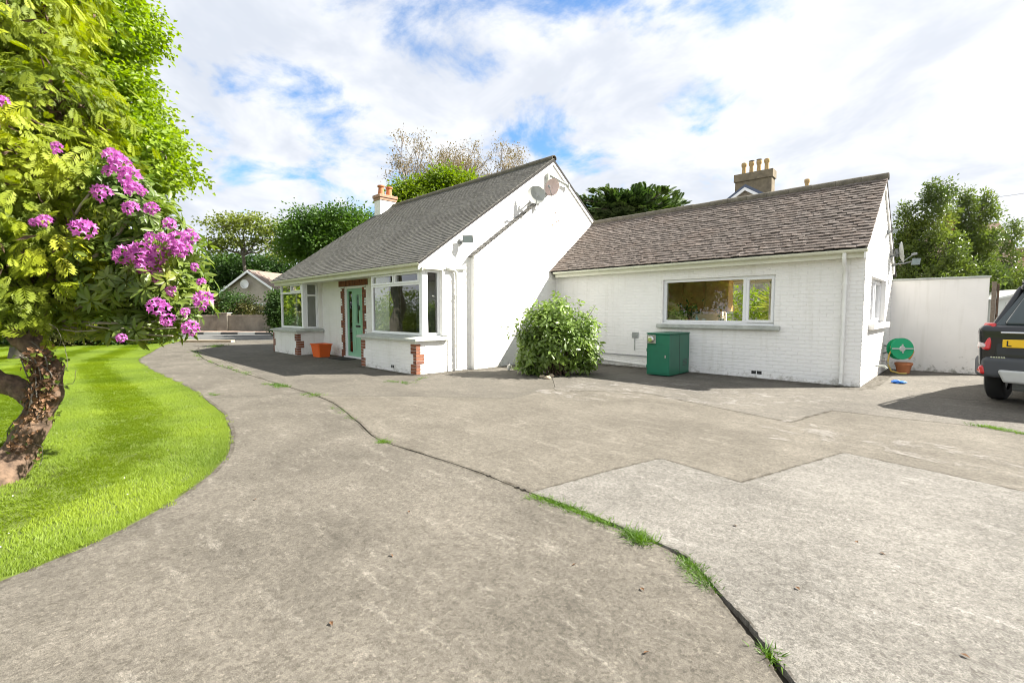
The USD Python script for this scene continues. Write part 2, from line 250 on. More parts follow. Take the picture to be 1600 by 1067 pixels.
M = dict(
    glass_kitchen=glassmat('kitchen_glass', 3.2),
    soil=plain('soil', (0.035, 0.028, 0.02), .95, var=.4, vscale=20),
    earth=plain('earth', (0.09, 0.10, 0.04), .95, var=.4, vscale=.6),
    path=concrete('path_concrete', (0.084, 0.076, 0.063), (0.140, 0.127, 0.107), (0.265, 0.245, 0.213), .52, 0.0),
    main=concrete('main_concrete', (0.096, 0.086, 0.070), (0.150, 0.136, 0.113), (0.26, 0.24, 0.205), .45, 13.0),
    patch=concrete('patch_concrete', (0.122, 0.115, 0.103), (0.182, 0.173, 0.157), (0.29, 0.28, 0.26), .52, 31.0),
    apron=concrete('apron_concrete', (0.085, 0.078, 0.066), (0.135, 0.123, 0.104), (0.22, 0.2, 0.17), .6, 47.0),
    east=concrete('east_concrete', (0.10, 0.092, 0.08), (0.15, 0.138, 0.118), (0.28, 0.26, 0.23), .55, 5.0),
    asphalt=concrete('road_asphalt', (0.10, 0.10, 0.10), (0.14, 0.14, 0.135), (0.2, 0.2, 0.19), .4, 9.0),
    paving=plain('pink_paving', (0.36, 0.26, 0.20), .9, var=.25, vscale=3),
    white_paint=painted('white_brick_paint'), render_white=painted('white_render', (0.80, 0.775, 0.73), (0.20, 0.19, 0.14), 0.5, .8, .35),
    joint=plain('painted_joint', (0.70, 0.69, 0.66), .8, bump=.3),
    upvc=plain('white_frame', (0.80, 0.81, 0.82), .32), cream=plain('cream_board', (0.72, 0.72, 0.60), .5, var=.1, vscale=3),
    gutter=plain('cream_gutter', (0.66, 0.67, 0.53), .45, var=.12, vscale=5), pipe=plain('white_pipe', (0.78, 0.78, 0.74), .4, var=.06, vscale=6),
    sill=plain('stone_sill', (0.42, 0.44, 0.40), .75, var=.25, vscale=6, bump=.3),
    redbrick=island('red_brick', [(0.10, 0.035, 0.025), (0.19, 0.075, 0.045), (0.27, 0.115, 0.065), (0.16, 0.07, 0.05)], .85, 6.0),
    capbrick=island('pale_cap_brick', [(0.30, 0.17, 0.11), (0.40, 0.25, 0.17), (0.24, 0.13, 0.09)], .9, 9.0),
    mortar=plain('mortar', (0.33, 0.28, 0.22), .9, bump=.4),
    darkmortar=plain('dark_mortar', (0.07, 0.055, 0.045), .9, bump=.4),
    tile_grey=island('grey_roof_tile', [(0.075, 0.072, 0.066), (0.105, 0.10, 0.09), (0.135, 0.13, 0.118), (0.10, 0.097, 0.09)], .85, 1.2, (0.21, 0.20, 0.16), .5),
    tile_brown=island('brown_roof_tile', [(0.09, 0.073, 0.06), (0.12, 0.098, 0.083), (0.16, 0.127, 0.107), (0.135, 0.113, 0.098), (0.19, 0.158, 0.138)], .88, 1.6, (0.27, 0.235, 0.21), .7, lk=(.48, .66)),
    ridge=plain('ridge_tile', (0.13, 0.115, 0.085), .9, var=.4, vscale=7, bump=.5),
    roofdeck=plain('roof_underlay', (0.03, 0.028, 0.026), .95),
    glass=glassmat('window_glass'), glass_dark=glassmat('dim_window_glass', 3.0, (0.85, 0.88, 0.87)),
    door=plain('green_door', (0.24, 0.47, 0.31), .38), black=plain('black_iron', (0.015, 0.015, 0.016), .4),
    terracotta=plain('terracotta', (0.45, 0.17, 0.07), .8, var=.2, vscale=12), buffpot=plain('buff_chimney_pot', (0.42, 0.29, 0.13), .85, var=.3, vscale=8),
    orange=plain('orange_plastic', (0.72, 0.125, 0.02), .42), boxgreen=plain('green_cabinet_paint', (0.012, 0.135, 0.075), .38, var=.12, vscale=3),
    steel=plain('brushed_steel', (0.45, 0.44, 0.42), .35, metal=.8, var=.4, vscale=14), grey=plain('grey_metal', (0.22, 0.23, 0.23), .5, metal=.2),
    dishgrey=plain('grey_dish', (0.36, 0.37, 0.34), .55, var=.15, vscale=4), dishpink=plain('faded_dish', (0.52, 0.40, 0.35), .6, var=.2, vscale=4), dishwhite=plain('white_dish', (0.7, 0.7, 0.7), .5),
    reelgreen=plain('reel_green', (0.01, 0.30, 0.13), .4), hose=plain('yellow_hose', (0.62, 0.45, 0.10), .45), blue=plain('blue_plastic', (0.02, 0.15, 0.55), .4),
    wood=plain('weathered_wood', (0.20, 0.16, 0.12), .85, var=.4, vscale=25), shed=plain('pale_metal_sheet', (0.52, 0.54, 0.50), .5, var=.08, vscale=2),
    cement=plain('grey_roughcast', (0.21, 0.19, 0.155), .95, var=.4, vscale=1.6, bump=.9, bscale=40), roughcast=plain('pale_roughcast', (0.40, 0.355, 0.30), .95, var=.15, vscale=2, bump=.6, bscale=30),
    oldstone=plain('old_stone_stack', (0.19, 0.155, 0.10), .95, var=.35, vscale=2.5, bump=.6, bscale=12), litstone=plain('buff_stone', (0.46, 0.36, 0.25), .9, var=.3, vscale=3),
    slate=plain('blue_slate', (0.08, 0.10, 0.15), .6, var=.2, vscale=5), pinkroof=plain('pink_roof_tile', (0.22, 0.165, 0.135), .9, var=.25, vscale=4), pinkwall=plain('pink_wall', (0.62, 0.43, 0.35), .9),
    brownroof=plain('far_brown_roof', (0.16, 0.11, 0.09), .9, var=.3, vscale=6),
    kerb_white=plain('kerb_white', (0.6, 0.6, 0.57), .8), kerb_black=plain('kerb_dark', (0.09, 0.09, 0.09), .8), kerbstone=plain('kerb_stone', (0.42, 0.34, 0.24), .9, var=.2),
    carpaint=plain('black_car_paint', (0.006, 0.0065, 0.007), .3, spec=.4, coat=.6), bumper=plain('grey_bumper_plastic', (0.075, 0.08, 0.086), .7, spec=.3), silver=plain('silver_trim', (0.50, 0.51, 0.49), .4, metal=.3),
    chrome=plain('chrome', (0.7, 0.7, 0.7), .12, metal=1.0), tyre=plain('tyre_rubber', (0.012, 0.012, 0.012), .8), redlens=plain('red_lens', (0.55, 0.012, 0.015), .15, coat=1.0), clearlens=plain('clear_lens', (0.6, 0.5, 0.48), .12, coat=1.0),
    plate=plain('yellow_plate', (0.80, 0.50, 0.02), .4), carglass=plain('tinted_car_glass', (0.02, 0.03, 0.03), .05, spec=.9),
    bark=plain('brown_bark', (0.13, 0.085, 0.055), .95, var=.65, vscale=16, bump=1.0, bscale=45), greybark=plain('grey_bark', (0.12, 0.105, 0.085), .95, var=.4, vscale=5, bump=.7, bscale=20), twigbark=plain('pale_twig', (0.30, 0.255, 0.21), .9, var=.3, vscale=3),
    interior=plain('interior_wall', (0.84, 0.77, 0.63), .9), intfloor=plain('interior_floor', (0.42, 0.34, 0.25), .6), blind=plain('pale_blind', (0.35, 0.35, 0.33), .9), curtain=plain('dark_curtain', (0.10, 0.11, 0.10), .9),
    cupboard=plain('orange_pine', (0.74, 0.42, 0.15), .45, var=.2, vscale=5), worktop=plain('worktop', (0.35, 0.3, 0.25), .4),
    cable=plain('black_cable', (0.05, 0.05, 0.055), .6), mat=plain('door_mat', (0.02, 0.018, 0.016), .95), ceramic=plain('white_ceramic', (0.75, 0.75, 0.75), .2),
    turquoise=plain('turquoise_plastic', (0.01, 0.32, 0.45), .3), pebble=plain('pale_stone', (0.6, 0.58, 0.52), .8), lampglass=plain('floodlight_glass', (0.25, 0.30, 0.30), .1, spec=.8),
    lf_gold=leafmat('golden_cypress', [(0.12, 0.17, 0.014), (0.30, 0.35, 0.018), (0.50, 0.49, 0.022), (0.66, 0.58, 0.03)], .42, .6, 1.3),
    lf_lime=leafmat('lime_leaf', [(0.15, 0.23, 0.02), (0.25, 0.34, 0.03), (0.37, 0.43, 0.05)], .46, .5, .5),
    lf_rhodo=leafmat('rhododendron_leaf', [(0.085, 0.14, 0.026), (0.18, 0.235, 0.036), (0.34, 0.33, 0.045), (0.50, 0.39, 0.07)], .38, .42, 2.5, .5),
    lf_dark=leafmat('dark_tree_leaf', [(0.03, 0.07, 0.012), (0.06, 0.12, 0.016), (0.10, 0.18, 0.022)], .35, .5, .35),
    lf_mid=leafmat('mid_tree_leaf', [(0.045, 0.10, 0.014), (0.09, 0.17, 0.018), (0.16, 0.25, 0.024)], .4, .5, .35),
    lf_yellow=leafmat('yellowing_leaf', [(0.10, 0.14, 0.02), (0.20, 0.23, 0.03), (0.32, 0.29, 0.05)], .35, .6, .4),
    lf_fresh=leafmat('fresh_green_leaf', [(0.12, 0.19, 0.012), (0.24, 0.31, 0.014), (0.36, 0.38, 0.022)], .42, .5, .4),
    lf_cypress=leafmat('cypress_frond', [(0.045, 0.085, 0.02), (0.095, 0.15, 0.028), (0.17, 0.23, 0.04)], .24, .6, .5),
    lf_holly=leafmat('glossy_holly_leaf', [(0.06, 0.095, 0.018), (0.13, 0.18, 0.03), (0.25, 0.28, 0.05), (0.42, 0.40, 0.12)], .32, .35, .8, .7),
    lf_bush=leafmat('bush_leaf', [(0.13, 0.20, 0.04), (0.26, 0.36, 0.085), (0.42, 0.50, 0.16)], .42, .38, 2.5, .6),
    lf_hedge=leafmat('hedge_leaf', [(0.025, 0.06, 0.01), (0.06, 0.12, 0.015), (0.11, 0.18, 0.02)], .25, .6, 1.0),
    lf_rust=leafmat('rusty_leaf', [(0.05, 0.06, 0.015), (0.10, 0.09, 0.02), (0.16, 0.10, 0.03)], .25, .5, .8),
    lf_beige=leafmat('beige_bud', [(0.16, 0.13, 0.06), (0.26, 0.21, 0.10), (0.30, 0.28, 0.10)], .3, .6, .8),
    lf_dead=leafmat('dead_ivy_leaf', [(0.085, 0.045, 0.022), (0.18, 0.095, 0.045), (0.34, 0.22, 0.13), (0.13, 0.06, 0.03)], .15, .7, 3.0),
    blade=leafmat('grass_blade', [(0.125, 0.19, 0.014), (0.19, 0.265, 0.018), (0.26, 0.325, 0.022), (0.33, 0.36, 0.04)], .4, .55, .55),
    weed=leafmat('weed_blade', [(0.06, 0.13, 0.01), (0.12, 0.22, 0.015), (0.18, 0.27, 0.02)], .35, .55, 2.0),
    petal=leafmat('magenta_petal', [(0.36, 0.08, 0.32), (0.58, 0.18, 0.51), (0.72, 0.33, 0.66), (0.86, 0.60, 0.82)], .35, .5, 16.0),
    palm=leafmat('palm_blade', [(0.25, 0.30, 0.05), (0.42, 0.42, 0.08), (0.5, 0.48, 0.15)], .4, .5, 2.0),
)

# ------------------------------------------------------------------ ground
def Gp(*pts): return [tuple(G(u, v)[:2]) for u, v in pts]
mb = MB(); mb.add([(-400, -400, -.09), (400, -400, -.09), (400, 400, -.09), (-400, 400, -.09)], [[0, 1, 2, 3]])
obj('ground', mb, M['earth'], kind='structure')

def jit(pts, amp, step=.25, seed=3):
    """resample a line and wobble it, so that edges are not ruler-straight"""
    L = LineString(pts); n = max(2, int(L.length / step)); q = np.array([L.interpolate(i / n, normalized=True).coords[0] for i in range(n + 1)])
    p3 = np.c_[q * 2.1, np.full(len(q), seed)]
    o = np.c_[meshkit.fbm(p3, 3, seed) - .5, meshkit.fbm(p3 + 50, 3, seed) - .5] * 2 * amp
    o[0] = o[-1] = 0
    return [tuple(x) for x in q + o]
def smoothline(pts, n=6):
    from scipy.interpolate import PchipInterpolator
    p = np.array(pts); t = np.r_[0, np.cumsum(np.linalg.norm(np.diff(p, axis=0), axis=1))]; tt = np.concatenate([np.linspace(t[i], t[i+1], n, endpoint=False) for i in range(len(t) - 1)] + [[t[-1]]])
    return [tuple(x) for x in np.c_[PchipInterpolator(t, p[:, 0])(tt), PchipInterpolator(t, p[:, 1])(tt)]]
lawn_edge = jit(smoothline([(-2.3, -2.6), (-2.95, -1.3)] + Gp((0, 908), (150, 845), (250, 795), (330, 740), (357, 708), (357, 662), (330, 630), (283, 600), (241, 580), (219, 567), (237, 550), (268, 536)) + [(-32.0, 8.2)]), .03)
crack = jit(smoothline([(1.6, -1.6), (0.35, .9)] + Gp((1230, 1067), (1110, 915), (1060, 865), (960, 820), (830, 770), (740, 735), (600, 690), (555, 655), (500, 620), (420, 595), (340, 570), (308, 548)) + [(-30.2, 8.6)]), .02, .2, 5)
lawn_poly = Polygon(lawn_edge + [(-45, 12), (-60, -30), (-2.3, -30)]).buffer(0)
obj('lawn', MB().poly(lawn_poly, -.08, -.006), plain('lawn_base', (0.10, 0.14, 0.012), .95, var=.35, vscale=1.2), kind='structure')

drive = thing('driveway', None, None, kind='structure')
def slab(poly, mat, z=0.0, gap=.008, label=None):
    P = Polygon(poly) if not isinstance(poly, Polygon) else poly
    P = P.buffer(0).buffer(-gap)
    for g in getattr(P, 'geoms', [P]):
        if g.area > .05: obj('slab', MB().poly(g, -.07, z), M[mat], drive, label=label)
bigcrack = LineString(crack)
cl_ = bigcrack.length; qs = np.arange(0, cl_, .07); cpts = np.array([bigcrack.interpolate(q).coords[0] for q in qs])
cw = .005 + .016 * meshkit.fbm(np.c_[cpts * 3.1, np.zeros(len(cpts))], 4, 8) ** 2 * (1 + 1.5 * (np.abs(cpts[:, 0] + .6) < 1.6))
from shapely import union_all
gapc = union_all([LineString(cpts[k:k+2]).buffer(float(cw[k]), 2) for k in range(len(cpts) - 1)])
cw2 = meshkit.noise(np.c_[cpts * 5.3, np.ones(len(cpts))], 9)
gapc = gapc.union(union_all([Point(*cpts[k]).buffer(.012 + .02 * float(cw2[k]), 2) for k in range(len(cpts)) if -3.0 < cpts[k, 0] < 1 and cw2[k] > .62])).simplify(.002)
path_poly = Polygon(lawn_edge + [(-30.2, 8.6)] + crack[::-1] + [(1.6, -9), (-2.3, -9)]).buffer(0).difference(lawn_poly.buffer(.003)).difference(gapc)
# across-the-path joints
def cut(poly, lines, w=.006):
    for l in lines: poly = poly.difference(LineString(l).buffer(w))
    return poly
pp = cut(path_poly, [jit(Gp((330, 622), (505, 612)), .02), jit(Gp((225, 566), (320, 556)), .02)])
for g in getattr(pp, 'geoms', [pp]): slab(g, 'path', 0, .0, 'brownish concrete slab of the curved drive beside the lawn' if g.area > 15 else None)
patch_line = jit(Gp((828, 770), (965, 732), (1033, 716), (1160, 754), (1262, 724), (1318, 707), (1470, 739), (1600, 768)) + [(3.2, 5.7)], .008, .05)
yard = Polygon(crack + [(-30.2, 40), (30, 40), (30, -9), (1.6, -9)]).buffer(0)
yard = yard.difference(gapc)
patch_poly = Polygon(patch_line + [(8, 6), (8, -9), (-3, -9)] ).buffer(0).intersection(yard)
if patch_poly.geom_type != 'Polygon': patch_poly = max(patch_poly.geoms, key=lambda g: g.area)
rest = yard.difference(patch_poly.buffer(.010))
apron_line = Gp((430, 604), (500, 618), (800, 622)) + [(-5.3, 6.2), (-4.0, 8.4)]
apron_poly = Polygon(Gp((300, 540), (430, 600), (500, 618)) + Gp((640, 619), (800, 622)) + [(-5.4, 6.6), (-6.3, 7.6), (-6.6, 10.6), (-6.6, 40), (-31, 40), (-31, 9)]).buffer(0).intersection(rest)
rest = rest.difference(apron_poly.buffer(.008))
eline = jit(Gp((870, 610), (1000, 612), (1235, 660), (1300, 641), (1400, 653), (1510, 664), (1600, 678)) + [(3, 8.0), (30, 8.5)], .015)
east_poly = Polygon(eline + [(30, 40), (-6.6, 40), (-6.6, 7.5)]).buffer(0).intersection(rest)
rest = rest.difference(east_poly.buffer(.007))
slab(patch_poly, 'patch', .002, 0, 'pale exposed-aggregate concrete patch right of the grassy crack')
for P, mt, lb in ((rest, 'main', 'beige concrete slab in the middle of the yard'), (apron_poly, 'apron', 'dark tarmac apron in front of the porch'), (cut(east_poly, [jit(Gp((1420, 617), (1545, 627)) + [(3, 10.6)], .01)], .012), 'east', None)):
    for g in sorted(getattr(P, 'geoms', [P]), key=lambda g: -g.area): slab(g, mt, 0.0, 0, lb); lb = None
obj('joint_soil', MB().poly(Polygon([(-31, -9), (30, -9), (30, 40), (-31, 40)]).difference(lawn_poly.buffer(.01)), -.08, -.03), M['soil'], drive)
dirt = usdkit.material(stage, LK + 'joint_dirt', {'g': ('geometry', {}), 'n': ('noise_texture', {'scale': 9.0, 'detail': 10.0, 'roughness': .8}), 'r': ('map_range', {'range_type': 'smoothstep', 'from_min': .40, 'from_max': .70, 'to_max': .6, 'clamp': True}),
    't': ('transparent_bsdf', {'color': (1, 1, 1)}), 'd': ('diffuse_bsdf', {'color': (0.055, 0.046, 0.034)}), 'x': ('mix_closure', {})}, [('g.position', 'n.vector'), ('n.fac', 'r.value'), ('r.result', 'x.fac'), ('t.BSDF', 'x.closure1'), ('d.BSDF', 'x.closure2')], surface='x.closure')
near_ = sbox(-22, -3, 4, 16)
band_ = union_all([LineString(crack).buffer(.035), LineString(patch_line).buffer(.02), LineString(eline).buffer(.03), LineString(lawn_edge).buffer(.045)]).intersection(near_).difference(lawn_poly.buffer(-.02)).difference(gapc)
band_ = band_.union(sbox(-8.6, 10.1, -1.3, 10.54)).union(Polygon([(-8.62, 5.7), (-8.3, 5.7), (-8.1, 10.5), (-8.62, 10.5)])).union(sbox(-1.42, 10.4, -1.15, 14.5)).union(sbox(-1.42, 14.2, .3, 14.56)).union(sbox(-11.2, 5.55, -8.5, 5.76)).difference(gapc)
obj('edge_dirt', MB().sheet(band_, .0035), dirt, drive)
# white lime bloom on the concrete by the wing
bl = usdkit.material(stage, LK + 'lime_bloom', {'g': ('geometry', {}), 'n': ('noise_texture', {'scale': 3.2, 'detail': 9.0, 'roughness': .72, 'distortion': .6}), 'r': ('map_range', {'range_type': 'smoothstep', 'from_min': .5, 'from_max': .68, 'to_max': .5, 'clamp': True}),
    't': ('transparent_bsdf', {'color': (1, 1, 1)}), 'd': ('diffuse_bsdf', {'color': (0.38, 0.36, 0.33)}), 'x': ('mix_closure', {})}, [('g.position', 'n.vector'), ('n.fac', 'r.value'), ('r.result', 'x.fac'), ('t.BSDF', 'x.closure1'), ('d.BSDF', 'x.closure2')], surface='x.closure')
bpoly = Polygon(Gp((850, 612), (930, 600), (1080, 601), (1200, 618), (1290, 622), (1260, 632), (1150, 632), (1010, 622), (900, 624))).buffer(.15)
obj('lime_stain', MB().sheet(bpoly, .007), bl, drive)
bpoly = Polygon(Gp((1190, 672), (1240, 660), (1420, 690), (1560, 715), (1600, 735), (1600, 750), (1400, 705), (1180, 680))).buffer(.1)
obj('lime_stain', MB().sheet(bpoly, .007), bl, drive)

# ------------------------------------------------------------------ bungalow
XG, XL, YB, YW, ZE = -8.60, -17.60, 5.75, 6.60, 2.44
YR, ZR, YN = 10.36, 5.70, 14.85                 # ridge
E0 = np.array([5.80, 2.47]); SL = (ZR - E0[1]) / (YR - E0[0])
XW, YF, YBK = -1.40, 10.53, 14.60               # wing: gable plane, front plane, back
WE = np.array([10.26, 2.53]); WR = np.array([12.40, 4.17]); WSL = (WR[1] - WE[1]) / (WR[0] - WE[0])
house = thing('bungalow', 'white painted brick bungalow with grey tiled roof and lower side wing', 'house', (-9, 10, 0))
def main_top(y): return ZR - .10 - SL * abs(y - YR)
def wing_top(y): return WR[1] - .09 - WSL * abs(y - WR[0])

COUNT = {'brick': 0}
def rects_minus(u0, u1, z0, z1, holes):
    R = [(u0, u1, z0, z1)]
    for a, b, c, d in holes:
        N = []
        for p, q, r, s in R:
            if b <= p or a >= q or d <= r or c >= s: N.append((p, q, r, s)); continue
            if r < c: N.append((p, q, r, c))
            if d < s: N.append((p, q, d, s))
            lo, hi = max(r, c), min(s, d)
            if p < a: N.append((p, a, lo, hi))
            if b < q: N.append((b, q, lo, hi))
        R = N
    return R
def wall_mesh(axis, plane, t, u0, u1, z0, z1, holes=()):
    mb = MB()
    for a, b, c, d in rects_minus(u0, u1, z0, z1, holes):
        if axis == 'y': mb.box(a, b, min(plane, plane + t), max(plane, plane + t), c, d)
        else: mb.box(min(plane, plane + t), max(plane, plane + t), a, b, c, d)
    return mb
def bricks(axis, plane, out, u0, u1, z0, z1, holes, top=None, parent=None, near=0, mat='white_paint', proud=.0048):
    """courses of bricks on a wall face; `near` of them, the nearest, are meshes of their own"""
    L = []; h, g, bl = .065, .010, .215
    k = 0; z = z0 + .004
    while z + h < z1 + 1e-6:
        ua, ub = u0, u1
        if top is not None:
            uu = [u for u in np.linspace(u0, u1, 400) if top(u) >= z + h]
            if not uu: break
            ua, ub = min(uu), max(uu)
        start = u0 + (k % 2) * (bl + g) / 2 - (bl + g)
        u = start
        while u < ub:
            a, b = max(u, ua), min(u + bl, ub)
            if b - a > .03:
                for r in rects_minus(a, b, z, z + h, holes):
                    if r[1] - r[0] > .03 and r[3] - r[2] > .02: L.append(r)
            u += bl + g
        z += h + g; k += 1
    def one(r):
        a, b, c, d = r; p = proud + random.uniform(-.0012, .0012); e = .004
        q = plane + out * p
        def P(u, zz, w): return (u, w, zz) if axis == 'y' else (w, u, zz)
        V = [P(a, c, plane), P(b, c, plane), P(b, d, plane), P(a, d, plane), P(a+e, c+e, q), P(b-e, c+e, q), P(b-e, d-e, q), P(a+e, d-e, q)]
        return V, [[4, 5, 6, 7], [0, 1, 5, 4], [1, 2, 6, 5], [2, 3, 7, 6], [3, 0, 4, 7]]
    def dist(r):
        c = ((r[0]+r[1])/2, plane, (r[2]+r[3])/2) if axis == 'y' else (plane, (r[0]+r[1])/2, (r[2]+r[3])/2)
        return np.linalg.norm(np.array(c) - CAM) - (r[1]-r[0])
    L.sort(key=dist)
    for r in L[:near]: m = MB(); m.add(*one(r)); obj('brick', m, M[mat], parent)
    m = MB()
    for r in L[near:]: m.add(*one(r))
    if L[near:]: obj('brickwork', m, M[mat], parent, kind='stuff')

def redquoin(axis, plane, out, u_edge, side, z0, z1, parent, narrow=.115, wide=.215, per=3, start=0, proud=.010):
    """toothed red brick corner: `per` courses wide then `per` narrow"""
    h, g = .065, .010; z = z0; k = start
    while z + h <= z1 + .001:
        w = wide if (k // per) % 2 == 0 else narrow
        a, b = (u_edge, u_edge + side * w) if side > 0 else (u_edge + side * w, u_edge)
        q = plane + out * (proud + random.uniform(-.002, .002)); m = MB()
        if axis == 'y': m.bbox(a, b, min(plane - out*.02, q), max(plane - out*.02, q), z, z + h, .003)
        else: m.bbox(min(plane - out*.02, q), max(plane - out*.02, q), a, b, z, z + h, .003)
        obj('quoin_brick', m, M['redbrick'], parent); z += h + g; k += 1
def quoin_holes(u_edge, side, z0, z1, narrow=.115, wide=.215, per=3, start=0):
    H_, z, k = [], z0, start
    while z + .065 <= z1 + .001:
        w = wide if (k // per) % 2 == 0 else narrow
        H_.append((min(u_edge, u_edge+side*w) - .004, max(u_edge, u_edge+side*w) + .004, z - .005, z + .07)); z += .075; k += 1
    return H_

DX0, DX1, DZ = -13.78, -12.62, 2.16
B1, B2 = (-17.50, -15.32), (-11.10, -8.62)       # bay base extents
# --- main walls
front_holes = [(DX0, DX1, 0, DZ), (B1[0] + .1, B1[1] - .1, .80, 2.33), (B2[0] + .1, B2[1] - .1, .80, 2.33)]
wf = obj('wall', wall_mesh('y', YW, .28, XL, XG - .3, 0, 2.5, front_holes), M['white_paint'], house)
lint = [(DX0 - .36, DX1 + .36, DZ - .0, DZ + .27)]
qh = quoin_holes(DX0, -1, .01, DZ, start=0) + quoin_holes(DX1, 1, .01, DZ, start=0)
bricks('y', YW, -1, XL, XG - .01, 0.0, 2.42, front_holes + lint + qh, None, wf, 0)
gm = MB(); gm.prof([(YW, 0), (YN, 0), (YN, main_top(YN)), (YR, main_top(YR)), (5.93, main_top(5.93)), (5.93, 2.352), (YW, 2.352)], 'x', XG - .28, XG)
wg = obj('wall', gm, M['white_paint'], house, label='tall gable end wall of the main house with satellite dishes')
BY0, BY1 = 7.30, 10.05
breast_top = lambda y: 2.74 + (y - BY0) * .70
bricks('x', XG, 1, YW + .005, YN, 0.0, 5.6, [(BY0, BY1, -1, 2.72)], lambda y: main_top(y), wg, 60)
bm = MB(); bm.prof([(BY0, 0), (BY1, 0), (BY1, breast_top(BY1)), (BY0, breast_top(BY0))], 'x', XG, XG + .125)
wb = obj('chimney_breast', bm, M['white_paint'], house, label='shallow projecting chimney breast with sloping tiled top on the gable')
bricks('x', XG + .125, 1, BY0, BY1, 0.0, 4.6, [], breast_top, wb, 60)
cs = MB()
nt = 30
for i in range(nt):                                # sloping tile coping of the breast
    y = BY0 - .05 + i * (BY1 - BY0 + .1) / nt; zz = breast_top(y) + .012 + .010 * (i % 2); dv = unit([0, 1, .70]); nv = np.array([0, -dv[2], dv[1]])
    cs.obox((XG + .085, y + .05, zz + .03), [[1, 0, 0], dv, nv], (.095, .085, .014))
obj('coping', cs, M['tile_grey'], wb)
obj('wall', wall_mesh('x', XL, .28, YW + .28, YN, 0, 2.5), M['white_paint'], house)
gl = MB(); gl.prof([(YW, 2.5), (YN, 2.5), (YN, main_top(YN)), (YR, main_top(YR)), (YW, main_top(YW))], 'x', XL, XL + .28); obj('gable', gl, M['white_paint'], house)
obj('wall', wall_mesh('y', YN - .28, .28, XL + .28, XG - .28, 0, 2.5), M['white_paint'], house)
obj('floor', MB().box(XL + .28, XG - .28, YW + .28, YN - .28, .02, .10), M['intfloor'], house)
obj('ceiling', MB().box(XL + .28, XG - .28, YW + .28, YN - .28, 2.40, 2.46), M['interior'], house)
obj('partition', MB().box(-12.0, -11.9, YW + .28, 10.5, .10, 2.40).box(-15.0, -14.9, YW + .28, 10.5, .10, 2.40).box(XL + .28, XG - .28, 10.5, 10.6, .10, 2.40), M['interior'], house)

# --- roofs
def tiled(name, x0, x1, E, Rg, gauge, width, mat, near, thick=.013, lift=.020, rough=.002, deckmat='roofdeck', back_to=None):
    """one slope of plain tiles over a deck, eave E=(y,z) to ridge Rg=(y,z)"""
    t = np.array([0, Rg[0] - E[0], Rg[1] - E[1]]); Ls = np.linalg.norm(t); t /= Ls; n = np.array([0, -t[2], t[1]])
    d = MB(); a = np.array([0, E[0], E[1]]); b = np.array([0, Rg[0], Rg[1]])
    prof_ = [(E[0], E[1] - .005), (Rg[0], Rg[1] - .005), (Rg[0], Rg[1] - .09), (E[0], E[1] - .05)]
    if back_to is not None: prof_ = [(E[0], E[1] - .005), (Rg[0], Rg[1] - .005), (back_to[0], back_to[1] - .005), (back_to[0], back_to[1] - .06), (Rg[0], Rg[1] - .10), (E[0], E[1] - .05)]
    d.prof(prof_, 'x', x0 + .02, x1 - .02); rf = obj(name, d, M[deckmat], house)
    L = []; rows = int(Ls / gauge)
    for i in range(rows):
        s0 = i * gauge - .02; ln = min(gauge * 1.75, Ls - s0); x = x0 - (i % 2) * width / 2
        while x < x1 - .01:
            xa, xb = max(x, x0), min(x + width - .003, x1)
            if xb - xa > .02:
                c = a + t * (s0 + ln / 2) + np.array([(xa + xb) / 2, 0, 0]); L.append((xa, xb, s0 + random.uniform(-rough*2, rough*2), ln, random.uniform(-rough, rough), random.uniform(0, rough * 1.5), np.linalg.norm(c - CAM)))
            x += width
    L.sort(key=lambda q: q[-1])
    def one(q):
        xa, xb, s0, ln, tw, up, _ = q; V = []
        for (x, dz) in ((xa, tw), (xb, -tw)):
            for s_, hh in ((s0, lift), (s0 + ln, .002)):
                p = a + t * s_ + np.array([x, 0, 0]); V += [p + n * (hh + dz + up - thick), p + n * (hh + dz + up)]
        return V, [[1, 5, 7, 3], [0, 4, 5, 1], [0, 1, 3, 2], [4, 6, 7, 5], [0, 2, 6, 4]]
    for q in L[:near]: m = MB(); m.add(*one(q)); obj('tile', m, M[mat], rf)
    m = MB()
    for q in L[near:]: m.add(*one(q))
    obj('tiling', m, M[mat], rf, kind='stuff')
    return rf
rf = tiled('roof', XL - .08, XG + .06, E0, (YR, ZR), .101, .165, 'tile_grey', 110, back_to=(YN + .2, main_top(YN + .2) + .1))
rw = tiled('wing_roof', XG + .01, XW + .07, WE, WR, .104, .165, 'tile_brown', 190, .016, .030, .0055, back_to=(YBK + .25, wing_top(YBK + .25) + .09))
def ridge_run(x0, x1, y, z, n, parent, r=.10):
    for i in range(n):
        xa = x0 + (x1 - x0) * i / n; xb = x0 + (x1 - x0) * (i + 1) / n - .006; P = []
        th = np.linspace(math.radians(-25), math.radians(205), 9)
        outer = [(y + r * math.cos(t_), z + r * .9 * math.sin(t_)) for t_ in th]; inner = [(y + (r-.018) * math.cos(t_), z + (r-.018) * .9 * math.sin(t_)) for t_ in th[::-1]]
        m = MB(); m.prof(outer + inner, 'x', xa, xb); dz = random.uniform(-.004, .004); m.v[0][:, 2] += dz
        obj('ridge_tile', m, M['ridge'], parent, smooth=40)
ridge_run(XL - .08, XG + .07, YR, ZR - .005, 20, rf); ridge_run(XG + .02, XW + .08, WR[0], WR[1] - .01, 16, rw, .105)
